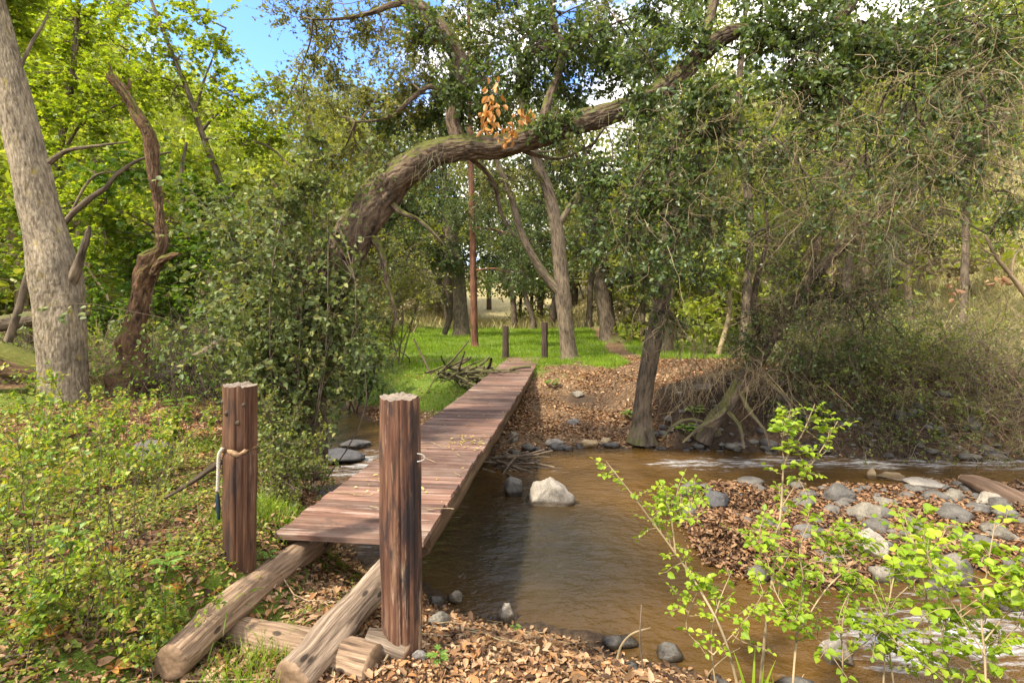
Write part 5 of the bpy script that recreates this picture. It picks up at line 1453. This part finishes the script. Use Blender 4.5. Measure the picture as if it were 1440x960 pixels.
for a in (('yellow green twiggy shrub in front of the big grey trunk', 90, 690, 130, 100), ('yellow green shrub at the left edge, level with the grey trunk foot', 15, 720, 110, 110), ('yellow green shrub with reddish stems left of the mugwort', 40, 800, 110, 130),
          ('taller shrub with dark reddish stems right of the mugwort', 170, 780, 80, 130, 14, 'shrub_leaf', .024), ('shrub reaching toward the half hidden grey rock', 190, 690, 90, 80), ('low bushy green shrub at the lower left corner', 40, 920, 120, 90, 15, 'shrub_leaf', .026),
          ('small leaved shrub hiding the foot of the left log', 212, 952, 90, 70, 14, 'shrub_leaf', .024), ('little shrub left of the left log foot', 130, 900, 90, 100, 14, 'shrub_leaf', .024), ('low shrub behind the half hidden grey rock', 240, 630, 90, 40, 12),
          ('light green shrub between the grey trunk and the notched post', 150, 640, 90, 60, 14)):
    lshrub(*a)


def mugwort(label, px, py, n, L, sz):
    b = hit(px, py); t = thing('mugwort', label, 'herb'); B, Lf = MB(), MB()
    top = b + [.02, -.02, L]
    P = tube(B, np.stack([np.append(b, .004), np.append((b + top) / 2 + [.015, 0, 0], .0035), np.append(top, .002)]), 6, n=10)
    for k in range(n):
        u = .35 + .65 * k / n; c = b + (top - b) * u; a = k * 2.4
        A = np.array([[math.cos(a), math.sin(a) * .9, .35]])
        for off, s in ((0, 1), (.6, .75), (-.6, .75), (1.1, .5), (-1.1, .5)):
            A2 = np.array([[math.cos(a + off * .7), math.sin(a + off * .7), .3]])
            leaves(Lf, (c + A[0] * sz * (.35 if off else .2))[None], A2, sz * s, .30, 6, 2.5, .1, .25)
    B.build('stem', M['herb_leaf'], t); Lf.build('foliage', M['herb_leaf'], t); settle(t, b)


mugwort('mugwort with broad cut bright leaves among the low left shrubs', 95, 800, 13, .22, .085)
mugwort('smaller mugwort left of the left log', 232, 820, 9, .12, .07)
mugwort('pale feathery herb at the foot of the big grey trunk', 92, 612, 12, .20, .16)
mugwort('light green herb right of the dead snag foot', 250, 590, 9, .25, .15)
mugwort('young herb between the notched post and the bank shrub', 375, 790, 6, .07, .045)
mugwort('three leaved bramble sprig in front of the thick post', 528, 842, 6, .12, .045)
mugwort('tiny bright herb on the leaf covered bank near the lone stone at the water edge', 722, 888, 6, .05, .035)
for q_, (lab, px, py) in enumerate((('fern like herb on the undercut bank left of the leaning root', 975, 588), ('green herb on the far dirt bank under the path trunk', 885, 590), ('green herb growing among stones at the far water edge', 962, 612), ('leafy herb on the mossy slope beside the bridge', 545, 562), ('low herb on the far dirt slope near the bridge', 775, 545))):
    mugwort(lab, px, py, 9, .16, .16)
mugwort('tiny herb at the foot of the thick post, right side', 612, 940, 8, .08, .05)

# creeping groundcover leaves
def scatter(n, x0, x1, y0, y1, prob):
    out = []
    tot = 0
    while tot < n:
        x = rng.uniform(x0, x1, 60000); y = rng.uniform(y0, y1, 60000)
        z, sd, sb, fr = fields(x, y)
        g, l, d = masks(x, y, z, sd, sb, fr)
        keep = rng.random(len(x)) < prob(x, y, z, sd, sb, fr, g, l, d)
        o = np.stack([x, y, z], 1)[keep]
        out.append(o); tot += len(o)
    return np.concatenate(out)[:n]


vis = lambda x, y, m=.6: (np.abs(x) < y * 1.05 + m)
mb = MB()
c = scatter(27000, -7, .2, 1.7, 8, lambda x, y, z, sd, sb, fr, g, l, d: vis(x, y) * (~fr) * (1 - .85 * ss((x + 1.7) / .5)) * ss((g - .25) / .45) * ss((n2(x, y, 3.5, 51) + .45) / .6) * np.clip(4 / y, 0, 1))
c[:, 2] += rng.uniform(0, .07, len(c)) ** 1.0
leaves(mb, c, rdir(len(c)) * [1, 1, .3], rng.uniform(.012, .03, len(c)), .75, 4, 1.6, .12, .1)
c2 = scatter(5000, -1.75, -1.05, 1.7, 2.35, lambda x, y, z, sd, sb, fr, g, l, d: ss((n2(x, y, 4, 52) + .2) / .4) * np.exp(-((y - 2.0) / .16) ** 2))
c2[:, 2] += rng.uniform(0, .05, len(c2))
leaves(mb, c2, rdir(len(c2)) * [1, 1, .3], rng.uniform(.010, .022, len(c2)), .85, 4, 1.8, .12, .1)
tag(mb.build('ground_cover', M['cover_leaf']), 'low creeping green leaves covering the near left bank', 'ground cover', kind='stuff')

# grass: bright meadow across the creek, mossy lip, some blades on the left
def grass(name, label, c, h, w, mat, lean=.35, mb=None):
    n = len(c); mb = MB()
    D = rdir(n) * [lean, lean, 0] + [0, 0, 1]
    s = nrm(np.cross(D, rng.normal(size=(n, 3)))) * (w * rng.uniform(.6, 1.4, (n, 1)))
    hh = (h * rng.uniform(.4, 1.3, n))[:, None]
    mid_ = c + D * hh * .55
    tip = c + D * hh + rdir(n) * hh * [.35, .35, .1]
    V = np.stack([c - s, c + s, mid_ + s * .7, mid_ - s * .7, tip], 1)
    b = (np.arange(n) * 5)[:, None]
    mb.add(V, b + np.array([0, 1, 2, 3]), b + np.array([3, 2, 4]))
    return tag(mb.build(name, M[mat]), label, 'grass', kind='stuff')


c = scatter(150000, -12, 16, 9.2, 40, lambda x, y, z, sd, sb, fr, g, l, d: fr * ss((g - .30) / .4) * np.clip(13 / y, 0, 1) ** 1.6 * (x > -y * .55) * (x < y * .75) * (.12 + .88 * ss((n2(x, y, 1.3, 61) + .45) / .8)))
grass('grass', 'short bright green grass of the meadow beyond the bridge', c, np.interp(c[:, 1], [9, 14, 30], [.06, .10, .16]), np.interp(c[:, 1], [9, 40], [.004, .012])[:, None], 'grass')
c = scatter(9000, -6, -.4, 1.7, 7, lambda x, y, z, sd, sb, fr, g, l, d: vis(x, y) * (~fr) * ss((g - .3) / .4) * ss(n2(x, y, 1.8, 62) + .35) * np.clip(3 / y, 0, 1))
grass('grass', 'thin grass blades among the leaf litter on the near left bank', c, np.full(len(c), .09), np.full((len(c), 1), .0022), 'grass', .6)
c = scatter(26000, -30, 40, 24, 60, lambda x, y, z, sd, sb, fr, g, l, d: ss(d * 1.2) * (np.abs(x) < y * 1.05) * np.clip(30 / y, 0, 1))
grass('dry_grass', 'pale dry grass on the slopes behind the meadow', c, np.full(len(c), .7), np.full((len(c), 1), .03), 'dry_grass', .6)
c = scatter(30000, 5.5, 24, 8.5, 26, lambda x, y, z, sd, sb, fr, g, l, d: fr * (x > y * .5) * (x < y * 1.05) * np.clip(12 / y, 0, 1))
grass('dry_grass', 'straw coloured and green grass on the sunlit right slope behind the bushes', c, np.full(len(c), .4), np.full((len(c), 1), .010), 'dry_grass', .6)

# leaf litter
def litter(name, label, c, s0, s1, mat, kind=6, lift=.012):
    mb = MB(); n = len(c)
    c = c + np.stack([rng.normal(0, .004, n), rng.normal(0, .004, n), rng.uniform(.002, lift, n)], 1)
    A = rdir(n) * [1, 1, .35]
    leaves(mb, c, A, rng.uniform(s0, s1, n) * rng.choice([.6, .8, 1, 1, 1.35, 1.6], n), .52, kind, 1.6, .22, .18)
    return tag(mb.build(name, M[mat]), label, 'leaf litter', kind='stuff')


c = scatter(84000, -6, 4, 1.6, 7, lambda x, y, z, sd, sb, fr, g, l, d: vis(x, y) * (~fr) * (sb < -.1) * (sd < .06) * l * (1.0 - .3 * ss((-x - 1.2) / .5) * ss(g * 1.2)) * np.clip(3.2 / y, 0, 1) ** 1.3)
litter('leaf_litter', 'tan and orange dead oak leaves carpeting the near bank', c, .014, .042, 'litter')
c = scatter(42000, 1.2, 9, 3.8, 7, lambda x, y, z, sd, sb, fr, g, l, d: vis(x, y) * (sb > -.12) * (z > WL - .005) * np.clip(5 / y, 0, 1) * (.3 + .7 * ss(n2(x, y, 2.2, 71) + .6)))
litter('leaf_litter', 'brown wet dead leaves drifted over the gravel bar', c, .022, .052, 'litter_dark', lift=.03)
c = scatter(42000, -3, 9, 7.3, 15, lambda x, y, z, sd, sb, fr, g, l, d: vis(x, y) * fr * (sd < .02) * l * (1 - .9 * ss((g - .3) / .4)) * (.15 + .85 * ss((n2(x, y, 1.9, 81) + .45) / .7)) * np.clip(9 / y, 0, 1))
litter('leaf_litter', 'dead leaves strewn over the far bank and the dirt path', c, .03, .07, 'litter', 4)
# drifted heap of leaves against the upstream tip of the bar
mb = MB()
q = hit(1040, 790)
n = 4200
u = rng.normal(size=(n, 2)) * .5
cx = np.interp(u[:, 0], [-2, 2], [1.62, 2.25]) + .18 * u[:, 1]; cy = np.interp(u[:, 0], [-2, 2], [5.2, 4.05]) + .30 * u[:, 1]
r_ = np.exp(-(u ** 2).sum(1) * .8)
c = np.stack([cx, cy, np.maximum(H(cx, cy), WL - .02) + r_ * .20 * rng.random(n) ** .5], 1)
leaves(mb, c, rdir(n) * [1, 1, .6], rng.uniform(.03, .07, n), .5, 6, .8, .25, .2)
tag(mb.build('leaf_heap', M['litter_dark']), 'heap of rusty brown leaves drifted against the left tip of the gravel bar', 'leaf heap')
# a few large curled orange maple leaves lower left
for k, (lab, px, py) in enumerate((('big curled orange dead leaf at the lower left, upright', 70, 905), ('orange dead leaf lying by the mugwort stem', 165, 775), ('brown curled leaf left of the left log middle', 255, 845), ('orange leaf at the bottom edge left of the left log', 160, 950), ('rusty leaf at the left edge near the bottom', 22, 890), ('tan leaf on the ground under the dark stemmed shrub', 148, 860))):
    b = hit(px, py); mb = MB()
    a0 = rng.uniform(0, 6)
    for off, s in ((0, 1), (.9, .8), (-.9, .8), (1.8, .5), (-1.8, .5)):
        leaves(mb, b[None] + [0, 0, .02], np.array([[math.cos(a0 + off), math.sin(a0 + off), .5 if k in (0, 2) else .15]]), .095 * s, .5, 6, 1.2, .3, .3)
    tag(mb.build('dead_leaf', M['dead_leaf']), lab, 'leaf', 'large dead leaves on the near left bank')
# thin fallen sticks on the near bank
n = 150
x = rng.uniform(-3.5, 1.6, n); y = rng.uniform(1.9, 3.6, n)
k = (poly_sd(x, y, CREEK) < -.05); x, y = x[k], y[k]
S = np.stack([x, y, H(x, y) + .015], 1); D = rdir(len(x)) * [1, 1, .05]
P = wander(S, D, rng.uniform(.1, .5, len(x)), 6, .15)
g = H(P[..., 0].ravel(), P[..., 1].ravel()).reshape(P.shape[:2]); P[..., 2] = np.maximum(P[..., 2] * 0 + g + rng.uniform(.008, .03, (len(x), 1)), WL)
mb = MB(); twigs(mb, P, np.linspace(1, .5, 6)[None] * rng.uniform(.0015, .006, (len(x), 1)), 5)
tag(mb.build('stick_litter', M['twig_pale']), 'thin fallen sticks lying in the leaves of the near bank', 'sticks', kind='stuff')

# ------------------------------------------------------------------ far woods on the valley sides
def woods(name, label, n, az0, az1, d0, d1, leaf, per, hgt, lsize, trunkmat, avoid=None, kids=True):
    Lf, B = MB(), MB()
    for k in range(n):
        a = math.radians(rng.uniform(az0, az1)); d = d0 + (d1 - d0) * rng.random() ** .8
        x, y = d * math.sin(a), d * math.cos(a)
        if avoid and avoid(x, y): continue
        z = float(H(np.array([x]), np.array([y]))[0]); h = hgt * rng.uniform(.6, 1.3)
        top = np.array([x + rng.normal(0, .8), y, z + h * .75])
        P = spl(np.array([[x, y, z - .3, h * .022], [x + rng.normal(0, .3), y, z + h * .4, h * .016], [*top, h * .006]]), 8)
        tube(B, P, 6, .1, 2, k % 50, cap=False)
        nb = 9
        S = P[rng.integers(2, 7, nb), :3]
        Pb = wander(S, rdir(nb, .4), h * rng.uniform(.2, .45, nb), 6, .25)
        twigs(B, Pb, np.linspace(h * .006, h * .002, 6)[None] * np.ones((nb, 1)), 4)
        nbl = rng.integers(5, 9)
        cs = np.concatenate([Pb[:, -1], top[None] + rng.normal(0, .12 * h, (4, 3))])
        m = per
        i = rng.integers(0, len(cs), m)
        c = cs[i] + rdir(m) * (rng.random((m, 1)) ** .5) * h * np.array([.17, .17, .10])
        leaves(Lf, c, rdir(m), lsize * rng.uniform(.6, 1.4, m), .6, 4, .6, .2, .1)
    o = Lf.build(name, M[leaf]); tag(o, label, 'woods', kind='stuff')
    B.build('trunks', M[trunkmat], o)
    o.children[0]['kind'] = 'stuff'
    return o


gap = lambda x, y: abs(x) < 5 and y < 46
woods('woodland', 'evergreen oak wood closing off the meadow', 50, -22, 26, 42, 74, 'far_leaf', 2600, 15, .38, 'bark_dark', gap)
woods('woodland', 'bright spring green wood on the left hillside', 70, -54, -31, 17, 50, 'far_bright', 1500, 7, .24, 'twig_pale')
woods('woodland', 'low spring green wood far off on the left, under the open sky', 34, -33, -17, 34, 60, 'far_bright', 1300, 6, .30, 'twig_pale')
woods('woodland', 'olive oak wood on the right slope', 60, 14, 52, 22, 55, 'far_leaf', 1500, 8.5, .28, 'bark_mid', lambda x, y: x > y * .82 and y < 26)
woods('woodland', 'yellow green young wood on the right slope', 45, 20, 50, 17, 42, 'far_bright', 1300, 7, .22, 'twig_pale', lambda x, y: x > y * .80 and y < 24)
woods('hillside_brush', 'pale dry brush on the valley sides', 90, -50, 52, 24, 60, 'far_brush', 700, 3.0, .22, 'twig_pale', lambda x, y: abs(x) < 6)

# ------------------------------------------------------------------ sky, sun, camera
SUN_EL, SUN_AZ = 50, -128          # azimuth from +Y clockwise: behind and to the left of the camera
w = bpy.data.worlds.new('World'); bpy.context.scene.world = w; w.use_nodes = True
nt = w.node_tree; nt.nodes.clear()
sky = N(nt, 'ShaderNodeTexSky', sky_type='NISHITA', sun_disc=False)
sky.sun_elevation = math.radians(SUN_EL); sky.sun_rotation = math.radians(SUN_AZ)
sky.air_density = 1.0; sky.dust_density = 0.0; sky.ozone_density = 4.0
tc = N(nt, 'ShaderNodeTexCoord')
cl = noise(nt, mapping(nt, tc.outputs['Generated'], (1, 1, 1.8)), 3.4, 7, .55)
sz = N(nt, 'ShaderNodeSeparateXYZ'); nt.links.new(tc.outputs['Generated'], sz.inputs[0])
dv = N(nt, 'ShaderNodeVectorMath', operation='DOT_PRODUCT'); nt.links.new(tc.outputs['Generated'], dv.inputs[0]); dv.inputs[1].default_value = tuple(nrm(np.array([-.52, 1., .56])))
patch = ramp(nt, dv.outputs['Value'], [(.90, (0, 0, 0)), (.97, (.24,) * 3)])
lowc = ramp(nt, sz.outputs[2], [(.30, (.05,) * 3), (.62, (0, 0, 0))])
f = ramp(nt, math_(nt, 'SUBTRACT', math_(nt, 'ADD', cl, lowc), patch), [(.40, (0, 0, 0)), (.52, (1, 1, 1))])  # cloud thickened over the unseen sky as added fill light; blue gap kept in view
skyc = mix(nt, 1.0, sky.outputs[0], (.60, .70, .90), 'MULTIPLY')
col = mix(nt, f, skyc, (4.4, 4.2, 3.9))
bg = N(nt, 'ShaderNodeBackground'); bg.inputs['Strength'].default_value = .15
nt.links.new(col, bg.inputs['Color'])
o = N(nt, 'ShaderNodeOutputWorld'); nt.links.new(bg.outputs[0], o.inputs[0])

sd_ = bpy.data.lights.new('sun', 'SUN'); sd_.energy = 2.2; sd_.angle = math.radians(4.0); sd_.color = (1, .90, .72)
so = bpy.data.objects.new('sun', sd_); C.objects.link(so)
from mathutils import Vector
e, a = math.radians(SUN_EL), math.radians(SUN_AZ)
sv = Vector((math.sin(a) * math.cos(e), math.cos(a) * math.cos(e), math.sin(e)))
so.rotation_euler = sv.to_track_quat('Z', 'Y').to_euler()
so.location = (-8, -8, 14)

cd = bpy.data.cameras.new('camera'); cd.lens = 18; cd.sensor_width = 36; cd.clip_start = .05; cd.clip_end = 1000
cd.shift_y = -(480 - CY) / 1440
co = bpy.data.objects.new('camera', cd); C.objects.link(co)
co.location = (0, 0, EYE); co.rotation_euler = (math.radians(90), 0, 0)
sc = bpy.context.scene
sc.camera = co
sc.view_settings.view_transform = 'Standard'; sc.view_settings.look = 'None'; sc.view_settings.gamma = 1
sc.view_settings.exposure = 2.12
sc.render.engine = 'CYCLES'
sc.cycles.max_bounces = 7; sc.cycles.diffuse_bounces = 4; sc.cycles.glossy_bounces = 3; sc.cycles.transmission_bounces = 4; sc.cycles.transparent_max_bounces = 4
sc.cycles.use_denoising = True
try: sc.cycles.denoiser = 'OPENIMAGEDENOISE'
except Exception: pass
sc.cycles.sample_clamp_indirect = 6
